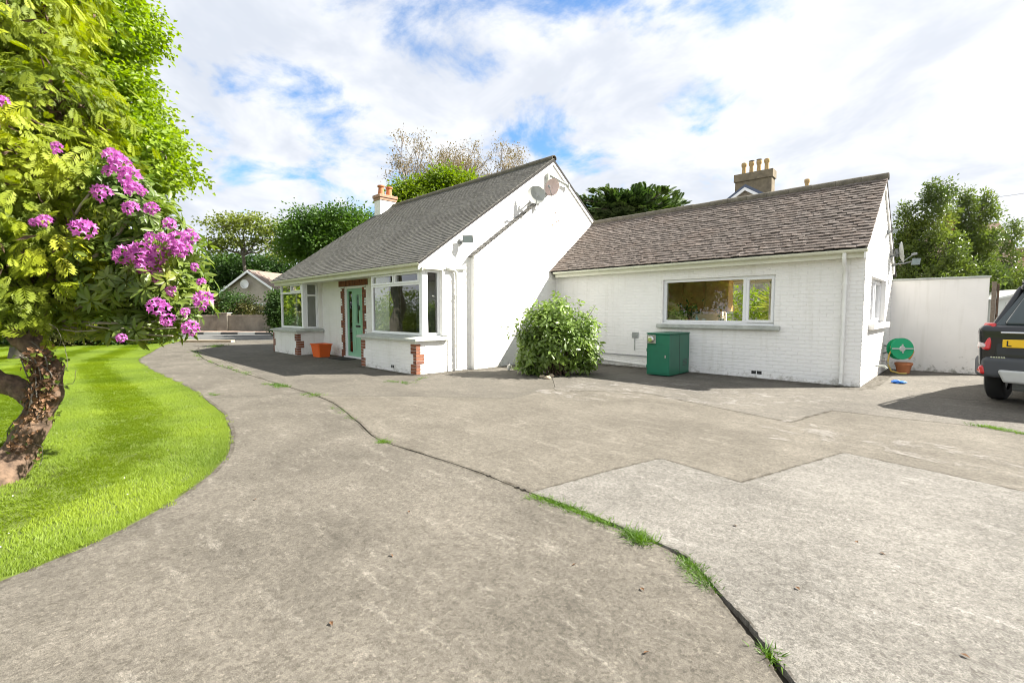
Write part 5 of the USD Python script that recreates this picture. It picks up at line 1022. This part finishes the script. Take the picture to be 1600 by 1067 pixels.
rt_ = np.array((XW + .02, 14.35, 2.52)); flood('grey square floodlight on a long arm beside the wing gable dish', rt_, rt_ + [.42, -.05, .03], (.35, -.75, -.35), .085, .08)
dish('satellite_dish', 'satellite dish seen nearly edge-on on the wing gable above the side window', (XW + .16, 14.05, 2.76), (.97, .16, .12), .24, 'dishgrey', (XW + .01, 13.9, 2.66))

# hose reel, pot, litter
hr = thing('hose_reel', 'green garden hose reel with yellow hose fixed to the wing gable', 'hose reel', (XW, 13.6, .5)); hc = np.array([XW + .30, 13.55, .56])
nx = unit([.62, -.78, .1]); a_ = unit(np.cross([0, 0, 1], nx)); b_ = np.cross(nx, a_)
def disc(c, n_, r0, r1, th, k=28):
    return MB().tube([c - n_ * th, c + n_ * th], [r0, r1], k)
obj('drum', disc(hc + nx * .06, nx, .24, .24, .008).tube([hc - nx * .07, hc + nx * .07], .10, 20), M['reelgreen'], hr); obj('drum_back', disc(hc - nx * .07, nx, .24, .24, .008), M['reelgreen'], hr)
obj('hub', MB().tube([hc + nx * .065, hc + nx * .085], [.07, .05], 16).obox(hc + nx * .08, [a_, b_, nx], (.22, .014, .008)).obox(hc + nx * .08, [b_, a_, nx], (.10, .012, .008)), M['silver'], hr)
obj('hose', MB().tube([hc + nx * 0 + a_ * (-.17 + .012 * math.cos(i * .8)) * math.cos(i * .55) + b_ * .17 * math.sin(i * .55) + nx * (-.05 + .1 * (i % 23) / 23) for i in range(90)], .016, 6), M['hose'], hr, smooth=True)
hq = [hc + a_ * -.15, hc + a_ * -.22 + [0, 0, -.12], hc + a_ * -.25 + [0, 0, -.33], hc + a_ * -.16 + [0, -.05, -.50], hc + a_ * .02 + [0, -.1, -.545], hc + a_ * .16 + [0, -.1, -.545]]; obj('hose_tail', MB().tube(smoothline([tuple(q) for q in hq]) if False else hq, .017, 8), M['hose'], hr, smooth=True)
obj('wall_bracket', MB().tube([(XW + .01, 13.55, .62), hc - nx * .08], .018, 6).tube([(XW + .01, 13.55, .44), hc - nx * .08], .018, 6), M['grey'], hr)
obj('nozzle', MB().tube([hc + a_ * .24 + [0, 0, .02], hc + a_ * .27 + [0, 0, -.06], hc + a_ * .24 + [0, 0, -.16], hc + a_ * .19 + [0, 0, -.22]], [.018, .024, .02, .03], 8), plain('hose_orange', (.65, .25, .04), .5), hr)
obj('tap', MB().tube([(XW, 13.25, .30), (XW + .10, 13.25, .30), (XW + .12, 13.25, .22)], .016, 8).tube([(XW + .06, 13.25, .30), (XW + .06, 13.25, .36)], .012, 6), M['steel'], house)
obj('drain_pipe', MB().tube([(XW, 12.4, .25), (XW + .16, 12.4, .25), (XW + .2, 12.4, .2)], .02, 8), M['sill'], house)
pt = thing('plant_pot', 'terracotta plant pot on the ground below the hose reel', 'pot', (XW + .34, 13.75, 0)); pot([(0, 0), (.11, 0), (.15, .19), (.165, .19), (.165, .24), (.145, .24), (.13, .20), (0, .19)], (XW + .36, 13.72, .0), 'terracotta', pt, 20, 'pot'); obj('soil', MB().tube([(XW + .36, 13.72, .195), (XW + .36, 13.72, .2)], .135, 16), M['soil'], pt)
lt = thing('litter', 'crumpled blue plastic bag lying on the concrete', 'litter', G(1404, 599)); ico = trimesh.creation.icosphere(3, .09); ico.vertices *= [1.3, .8, .35]; ico.vertices += ((meshkit.fbm(ico.vertices * 30, 3, 4) - .5) * .06)[:, None] * unit(ico.vertices); ico.apply_translation(G(1404, 599) + [0, 0, .03]); obj('bag', MB().tm(ico), M['blue'], lt)
st = thing('white_stone', 'small pale stone on the ground left of the bush', 'stone', G(796, 579)); ico = trimesh.creation.icosphere(2, .07); ico.vertices *= [.8, .8, 1.2]; ico.vertices += ((meshkit.fbm(ico.vertices * 12, 2, 4) - .5) * .05)[:, None]; ico.apply_translation(G(796, 579) + [0, 0, .07]); obj('stone', MB().tm(ico), M['pebble'], st, smooth=True)
for k, (u, v) in enumerate(((848, 590), (856, 592), (862, 589))):
    ico = trimesh.creation.icosphere(2, .06); ico.vertices *= [1.2, 1, .6]; ico.vertices += ((meshkit.fbm(ico.vertices * 14 + k, 2, 4) - .5) * .05)[:, None]; ico.apply_translation(G(u, v) + [0, 0, .03]); tb_ = thing('broken_brick', ['broken reddish brick piece at the foot of the bush, left one', 'broken reddish brick piece in the middle of three by the bush', 'broken reddish brick piece by the bush, right one'][k], 'rubble', G(u, v)); obj('rubble', MB().tm(ico), M['kerbstone'], tb_)
# kitchen sill plants
def sill_plant(name, label, x, h, r, mat, potmat, n=60, L=.12):
    t = thing(name, label, 'houseplant', (x, YF + .24, WZ0 + .005)); pot([(0, 0), (.05, 0), (.065, .10), (.055, .10), (0, .09)], (x, YF + .24, WZ0 + .006), potmat, t, 14, 'pot'); rg = np.random.default_rng(int(-x * 100)); P = np.array([x, YF + .24, WZ0 + .12]) + rg.normal(size=(n, 3)) * [r, .05, h * .3] + [0, 0, h * .35]; obj('leaves', leaf_quads(P, rg.normal(size=P.shape) + [0, -1, 1], rg.normal(size=P.shape) + [0, 0, .3], L, L * .4), M[mat], t, kind='stuff')
sill_plant('potted_fern', 'bushy dark green pot plant on the kitchen window sill', -4.78, .34, .14, 'lf_hedge', 'terracotta', 110, .11)
sill_plant('potted_orchid', 'thin pot plant in the middle of the kitchen window sill', -4.0, .30, .05, 'lf_dark', 'ceramic', 16, .09)
bt = thing('blue_bottle', 'turquoise bottle on the kitchen window sill', 'bottle', (-4.55, YF + .22, WZ0)); pot([(0, 0), (.035, 0), (.035, .11), (.015, .14), (.015, .17), (0, .17)], (-4.55, YF + .22, WZ0 + .006), 'turquoise', bt, 14, 'bottle')
jr = thing('white_jar', 'white jar on the kitchen window sill beside the turquoise bottle', 'jar', (-4.38, YF + .22, WZ0)); pot([(0, 0), (.04, 0), (.045, .09), (.04, .10), (0, .09)], (-4.38, YF + .22, WZ0 + .006), 'ceramic', jr, 14, 'jar')
pl = thing('spiky_palm', 'yellow-green spiky palm in the back garden seen through the kitchen windows', 'palm', (-4.6, 16.6, 0)); rg = np.random.default_rng(91); pc = np.array([-4.3, 16.8, 1.5]); D = unit(rg.normal(size=(160, 3)) + [0, 0, .25]); obj('trunk', MB().tube([(-4.3, 16.8, -.1), (-4.3, 16.8, 1.5)], .09, 8), M['greybark'], pl); obj('fronds', leaf_quads(np.repeat(pc[None], 160, 0), np.array([0, 0, 1.]) + rg.normal(size=D.shape) * .3, D, rg.uniform(.7, 1.1, 160), .05), M['palm'], pl)
tree('garden_shrub', 'sunlit shrub in the back garden seen through the kitchen windows', 'shrub', [(np.array([-5.6, 18.8, 1.2]), (1.5, .8, 1.2)), (np.array([-3.6, 19, 1.3]), (1.5, .8, 1.3))], (-4.8, 18.9, 0), 240, 24, .2, .14, 'lf_fresh', tr=.06, seed=95, twigs=8)

# ------------------------------------------------------------------ garden wall, post, shed
gwl = thing('garden_wall', 'tall white rendered garden wall joining the wing gable', 'wall', (-.5, 14.6, 0))
obj('wall', MB().box(XW + .005, .26, 14.55, 14.77, -.05, 2.13), M['render_white'], gwl); obj('coping', MB().bbox(XW + .008, .285, 14.525, 14.795, 2.132, 2.175, .01), M['sill'], gwl)
po = thing('gate_post', 'weathered timber gate post at the end of the white wall', 'post', (.34, 14.62, 0)); obj('post', MB().bbox(.30, .37, 14.56, 14.66, -.05, 2.02, .006), M['wood'], po); obj('batten', MB().bbox(.375, .415, 14.58, 14.65, -.05, 2.0, .005), M['bark'], po); obj('post_cap', MB().bbox(.295, .375, 14.555, 14.665, 2.021, 2.04, .006), M['wood'], po)
sh = thing('metal_shed', 'pale metal garden shed with low pitched roof behind the car', 'shed', RD(18.0, 16)); s0 = RD(16.62, 16.2); ax_ = RT; ay_ = F0
def SB(m, r0, r1, d0, d1, z0, z1): return m.obox(s0 + ax_ * (r0 + r1) / 2 + ay_ * (d0 + d1) / 2 + [0, 0, (z0 + z1) / 2], [ax_, ay_, [0, 0, 1]], ((r1 - r0) / 2, (d1 - d0) / 2, (z1 - z0) / 2))
obj('wall', SB(MB(), 0, 3.0, 0, 2.2, 0, 1.75), M['shed'], sh)
for k in range(12): obj('panel', SB(MB(), .02 + k * .25, .25 + k * .25, -.014, -.001, .02, 1.72), M['shed'], sh)
rv = MB(); P = [(-.06, 1.76), (1.5, 2.12), (3.06, 1.76), (3.06, 1.83), (1.5, 2.19), (-.06, 1.83)]; ex = trimesh.creation.extrude_polygon(Polygon(P), 2.4, engine='earcut'); v = ex.vertices; ex.vertices = s0 + v[:, :1] * ax_ + (v[:, 2:] - .1) * ay_ + v[:, 1:2] * np.array([0, 0, 1.0]); rv.tm(ex); obj('roof', rv, M['shed'], sh)
gv = MB(); ex = trimesh.creation.extrude_polygon(Polygon([(0, 1.75), (3, 1.75), (1.5, 2.11)]), .03, engine='earcut'); v = ex.vertices; ex.vertices = s0 + v[:, :1] * ax_ + (v[:, 2:]) * ay_ + v[:, 1:2] * np.array([0, 0, 1.0]); obj('gable', gv.tm(ex), M['shed'], sh)

# ------------------------------------------------------------------ car
CO = np.array([.96, 9.76, 0.0]); car = thing('parked_car', 'black estate car with grey bumper and yellow rear plate parked at the right edge', 'car', CO)
def hullsph(pts, r, seg=14):
    if np.ndim(r) == 0: r = [r] * len(pts)
    S_ = [m3.Manifold.sphere(rr, seg).translate([float(a) for a in p]) for p, rr in zip(pts, r)]; return m3.Manifold.batch_hull(S_)
def sym(P): return [(sx_ * x, y, z) for x, y, z in P for sx_ in (-1, 1)]
W_ = .94
body = hullsph(sym([(.78, .16, .62), (.80, .14, 1.10), (.84, .62, .52), (.83, .6, 1.13), (.84, 3.6, .52), (.84, 3.0, 1.08), (.72, 4.35, .60), (.70, 4.2, .86)]), .09)
arch = m3.Manifold.cylinder(.5, .40, .40, 36).rotate([0, 90, 0])
for y in (.98, 3.68):
    for sx_ in (-1, 1): body = body - arch.translate([.55 if sx_ > 0 else -1.05, y, .36])
CR = math.radians(-13); CPV = np.array([-.90, .05, 0])
def turn(v): q = np.asarray(v) - CPV; return np.c_[q[:, 0] * math.cos(CR) - q[:, 1] * math.sin(CR), q[:, 0] * math.sin(CR) + q[:, 1] * math.cos(CR), q[:, 2]] + CPV
obj_c = lambda name, m, mat, parent=car, sm=35, **k: obj(name, ((lambda q: (turn(q.vert_properties[:, :3]) + CO, q.tri_verts))(m.to_mesh())) if hasattr(m, 'to_mesh') else (turn(m.arr()[0]) + CO, m.arr()[1]), M[mat], parent, smooth=sm, **k)
bdy = obj_c('body', body, 'carpaint')
cab = hullsph(sym([(.70, .30, 1.18), (.50, .62, 1.70), (.50, 2.3, 1.72), (.70, 3.05, 1.12)]), .07)
obj_c('cabin', cab, 'carglass')
roof = hullsph(sym([(.49, .50, 1.745), (.49, 2.2, 1.76)]), .055); obj_c('roof', roof, 'carpaint')
for sx_ in (-1, 1):
    for (p, q) in (((.745, .26, 1.16), (.55, .56, 1.72)), ((.75, 1.35, 1.16), (.55, 1.30, 1.76)), ((.75, 3.0, 1.16), (.55, 2.25, 1.76))): obj_c('pillar', hullsph([(sx_ * p[0], p[1], p[2]), (sx_ * q[0], q[1], q[2])], .042, 10), 'carpaint')
    obj_c('roof_rail', MB().tube([(sx_ * .53, .55, 1.80), (sx_ * .54, .68, 1.855), (sx_ * .54, 2.0, 1.865), (sx_ * .53, 2.2, 1.81)], .018, 8), 'black')
bmp = hullsph(sym([(.74, .10, .50), (.74, .08, .66), (.87, .34, .48), (.875, .34, .66), (.86, .62, .50), (.87, .62, .64)]), .075)
for sx_ in (-1, 1): bmp = bmp - arch.translate([.55 if sx_ > 0 else -1.05, .98, .36])
obj_c('bumper', bmp, 'bumper')
sk = hullsph(sym([(.55, .045, .40), (.60, .035, .52)]), .035); obj_c('skid_plate', sk, 'silver')
obj_c('tailgate', hullsph(sym([(.66, .085, .74), (.66, .10, 1.14)]), .035), 'carpaint')
obj_c('rear_window', hullsph(sym([(.58, .235, 1.22), (.43, .50, 1.66)]), .05), 'carglass'); obj_c('spoiler', hullsph(sym([(.46, .40, 1.755), (.46, .62, 1.79)]), .03), 'carpaint')
obj_c('wiper', MB().tube([(0, .20, 1.23), (-.42, .195, 1.30)], .012, 6), 'black')
obj_c('trim_strip', hullsph(sym([(.62, .040, 1.085)]), .016, 10), 'chrome')
for sx_ in (-1, 1):
    lg = obj_c('tail_light', hullsph([(sx_ * .845, .14, .86), (sx_ * .77, .065, .86), (sx_ * .82, .20, 1.20), (sx_ * .72, .115, 1.20), (sx_ * .865, .28, 1.02)], [.04, .04, .025, .025, .035]), 'redlens')
    obj_c('lens', hullsph([(sx_ * .855, .11, .885), (sx_ * .80, .055, .885), (sx_ * .845, .11, .93)], .03), 'clearlens', lg)
    obj_c('reflector', hullsph([(sx_ * .80, .065, .50), (sx_ * .855, .19, .51), (sx_ * .81, .065, .56)], .038), 'redlens')
    for y in (.98, 3.68):
        prof_t = np.array([(.20, -.105), (.30, -.115), (.345, -.09), (.36, -.05), (.36, .05), (.345, .09), (.30, .115), (.20, .105), (.20, -.105)]); wl = trimesh.creation.revolve(prof_t, sections=36); wl.apply_transform(trimesh.transformations.rotation_matrix(math.pi / 2, [0, 1, 0])); wl.apply_translation([sx_ * .80, y, .36]); w_ = obj_c('wheel', MB().tm(wl), 'tyre')
        rm = MB(); rm.tube([(sx_ * .80 - .07, y, .36), (sx_ * .80 + .07, y, .36)], .205, 24)
        for k in range(5): an_ = k * 1.2566; rm.tube([(sx_ * .905, y, .36), (sx_ * .90, y + .19 * math.cos(an_), .36 + .19 * math.sin(an_))], [.04, .028], 6)
        obj_c('rim', rm, 'silver', w_)
obj_c('axle', MB().tube([(-.7, .98, .34), (.7, .98, .34)], .06, 8).tube([(-.55, .5, .30), (-.2, .5, .28)], .09, 10), 'grey')
pl_ = obj_c('number_plate', MB().bbox(-.60, -.08, -.005, .012, .875, .99, .006), 'plate')
tx = meshkit.text_mesh('L', .075, .002, True); v = tx.vertices; tx.vertices = np.c_[v[:, 0] - .565, -.006 - v[:, 2], v[:, 1] + .895]; obj_c('letter', MB().tm(tx), 'black', pl_, False)
for k in range(6): obj_c('badge_letter', MB().bbox(-.72 + k * .026, -.70 + k * .026, .028, .045, .715, .735, .003), 'chrome', car, False)

# ------------------------------------------------------------------ neighbours, road
def band(r0, r1, d0, d1, z0, z1, m=None, tilt=0.0): 
    m = m or MB(); return m.obox(RD((r0 + r1) / 2, (d0 + d1) / 2, (z0 + z1) / 2), [RT, F0, [0, 0, 1]], ((r1 - r0) / 2, (d1 - d0) / 2, (z1 - z0) / 2))
obj('road', band(-60, 0, 23.0, 28.6, -.08, .01), M['asphalt'], kind='structure')
obj('pavement', band(-60, 0, 28.8, 31.9, -.08, .10), M['paving'], kind='structure')
kb = thing('roadside_kerb', None, None, RD(-18, 28.7), kind='structure')
for k in range(30): a = -40 + k * 1.05; obj('kerb_stone', band(a, a + 1.04, 28.6, 28.79, -.08, .14), M['kerb_black' if k % 2 else 'kerb_white'], kb)
ks = thing('drive_edge_kerb', None, None, RD(-13.5, 22), kind='structure'); obj('kerb_stone', band(-15.2, -12.85, 21.2, 21.5, -.08, .10), M['kerbstone'], ks)
nw = thing('boundary_wall', 'low grey roughcast boundary wall across the road', 'wall', RD(-20, 32))
obj('wall', band(-60, -8, 32.0, 32.3, -.05, 1.13), M['cement'], nw); obj('coping', band(-60, -8, 31.96, 32.34, 1.132, 1.18), M['roughcast'], nw)
obj('pier', band(-20.25, -19.55, 31.9, 32.4, -.05, 1.30), M['cement'], nw); obj('pier_cap', band(-20.3, -19.5, 31.85, 32.45, 1.302, 1.36), M['roughcast'], nw)
for i, (u, lb, mt, hh, wd) in enumerate(((330, 'dark shrub behind the boundary wall, left of the neighbour gable', 'lf_rust', 2.3, 1.6), (362, 'tall rusty-green shrub in front of the neighbouring gable', 'lf_dark', 2.9, 1.7), (392, 'green shrub behind the boundary wall beside the neighbour window', 'lf_rust', 2.1, 1.3), (290, 'shrub behind the boundary wall near the flowering bush', 'lf_mid', 2.0, 1.8))):
    c = WD(u, 488, 33.8); c[2] = 0; tree('neighbour_shrub', lb, 'shrub', [(c + [0, 0, hh * .55], (wd, .9, hh * .5)), (c - RT * .5 + [0, 0, hh * .4], (wd, .9, hh * .4))], c, 240, 24, .22, .16, mt, tr=.06, seed=110 + i, twigs=10)
nb = thing('neighbour_bungalow', 'grey roughcast neighbouring bungalow with white-edged gable across the road', 'house', WD(393, 488, 44) * [1, 1, 0]); an_ = math.radians(11); e1 = RT * math.cos(an_) - F0 * math.sin(an_); e2 = RT * math.sin(an_) + F0 * math.cos(an_); o_ = WD(393, 488, 44) * [1, 1, 0]; hw_, ez, az = 3.15, 3.15, 5.15
def NX(P, t0, t1, m=None):
    ex = trimesh.creation.extrude_polygon(Polygon(P), t1 - t0, engine='earcut'); v = ex.vertices; ex.vertices = o_ + v[:, :1] * e1 + (v[:, 2:] + t0) * e2 + v[:, 1:2] * np.array([0, 0, 1.0]); return (m or MB()).tm(ex)
obj('wall', NX([(-hw_, 0), (hw_, 0), (hw_, ez), (0, az - .05), (-hw_, ez)], 0, 9), M['roughcast'], nb)
obj('roof', NX([(-hw_ - .5, ez - .32), (0, az + .02), (hw_ + .5, ez - .32), (hw_ + .5, ez - .14), (0, az + .2), (-hw_ - .5, ez - .14)], -.35, 9.3), M['pinkroof'], nb)
for s_ in (-1, 1): obj('bargeboard', NX([(s_ * (hw_ + .5), ez - .40), (0, az - .09), (0, az + .12), (s_ * (hw_ + .5), ez - .18)], -.42, -.352), M['upvc'], nb)
wn = obj('window', NX([(.25, 1.0), (2.3, 1.0), (2.3, 2.25), (.25, 2.25)], -.05, .02), M['upvc'], nb); obj('pane', NX([(.33, 1.08), (1.23, 1.08), (1.23, 2.17), (.33, 2.17)], -.06, -.051), M['carglass'], wn); obj('pane', NX([(1.32, 1.08), (2.22, 1.08), (2.22, 2.17), (1.32, 2.17)], -.06, -.051), M['carglass'], wn)
obj('window_sill', NX([(.1, .85), (2.45, .85), (2.45, .99), (.1, .99)], -.12, .0), M['kerb_white'], nb)
dish('satellite_dish', 'white satellite dish on the neighbouring gable', o_ + e1 * -.3 - e2 * .35 + [0, 0, 4.0], -e2 + RT * .1, .42, 'dishwhite', o_ + e1 * -.3 - e2 * .02 + [0, 0, 3.9])

# big house behind the wing: stack with four pots and gable peak
vh = thing('villa', 'old stone villa behind the wing, gable peak and tall chimney stacks showing', 'house', WD(1160, 488, 34) * [1, 1, 0]); o_ = WD(1160, 488, 34) * [1, 1, 0]; an_ = math.radians(-8); e1 = RT * math.cos(an_) + F0 * math.sin(-an_) * 1; e1 = np.array([1.0, .0, 0]); e1 = unit(RT * .74 + F0 * -.67); e2 = unit(np.cross([0, 0, 1], e1))
obj('wall', NX([(-3.6, 0), (3.6, 0), (3.6, 7.8), (0, 10.15), (-3.6, 7.8)], 0, 7), M['roughcast'], vh)
obj('roof', NX([(-4.0, 7.62), (0, 10.25), (4.0, 7.62), (4.0, 7.85), (0, 10.5), (-4.0, 7.85)], -.25, 7.2), M['slate'], vh)
for s_ in (-1, 1): obj('bargeboard', NX([(s_ * 4.0, 7.40), (0, 10.05), (0, 10.27), (s_ * 4.0, 7.62)], -.36, -.252), M['upvc'], vh)
sk_ = obj('chimney', NX([(-1.25, 8.0), (1.25, 8.0), (1.25, 11.2), (-1.25, 11.2)], 1.6, 2.5), M['oldstone'], vh); obj('chimney_cap', NX([(-1.33, 11.2), (1.33, 11.2), (1.33, 11.75), (-1.33, 11.75)], 1.52, 2.58), M['oldstone'], sk_)
pq = [(0, 0), (.16, 0), (.15, .1), (.13, .55), (.17, .62), (.19, .72), (.19, .85), (.15, .9), (.12, .82), (0, .8)]
for k in range(4):
    p_ = o_ + e1 * (-.78 + k * .52) + e2 * 2.05 + [0, 0, 11.75]; pot(pq, p_, 'buffpot', sk_)
    if k in (1, 2): obj('cowl', MB().tube([p_ + [0, 0, .93], p_ + [0, 0, .96]], .2, 12).tube([p_ + [0, 0, .85], p_ + [0, 0, .95]], .02, 5), M['grey'], sk_)
s2 = obj('chimney', NX([(2.2, 8.0), (4.2, 8.0), (4.2, 10.55), (2.2, 10.55)], 4.6, 5.4), M['oldstone'], vh); pot(pq, o_ + e1 * 2.85 + e2 * 5.0 + [0, 0, 10.5], 'buffpot', s2)
for k in (3.35, 3.75): pot([(0, 0), (.16, 0), (.16, .25), (.1, .28), (0, .26)], o_ + e1 * k + e2 * 5.0 + [0, 0, 10.55], 'oldstone', s2)
rh_ = thing('pink_house', 'pink rendered house half hidden behind the right-hand evergreens', 'house', WD(1560, 488, 36) * [1, 1, 0]); o_ = WD(1555, 488, 36) * [1, 1, 0]; e1 = RT; e2 = F0
obj('wall', NX([(-3, 0), (6, 0), (6, 5.6), (-3, 5.6)], 0, 6), M['pinkwall'], rh_); obj('gable', NX([(-2.2, 5.61), (1.8, 5.61), (-.2, 8.3)], .0, 5.9), M['pinkwall'], rh_)
obj('roof', NX([(1.2, 5.62), (7, 5.62), (7, 6.3), (1.6, 6.3)], -.5, 6.3), M['brownroof'], rh_)
c2 = obj('chimney', NX([(-1.85, 6), (-1.2, 6), (-1.2, 9.6), (-1.85, 9.6)], 2, 2.8), M['redbrick'], rh_)
cbl = thing('overhead_cable', 'thin black cable crossing the sky at the right edge', 'cable', WD(1600, 295, 26)); a = WD(1525, 311, 30); b = WD(1760, 262, 20); t_ = np.linspace(0, 1, 14)[:, None]; Pc = a * (1 - t_) + b * t_; Pc[:, 2] -= .25 * np.sin(t_[:, 0] * math.pi); obj('wire', MB().tube(Pc, .009, 5), M['cable'], cbl)
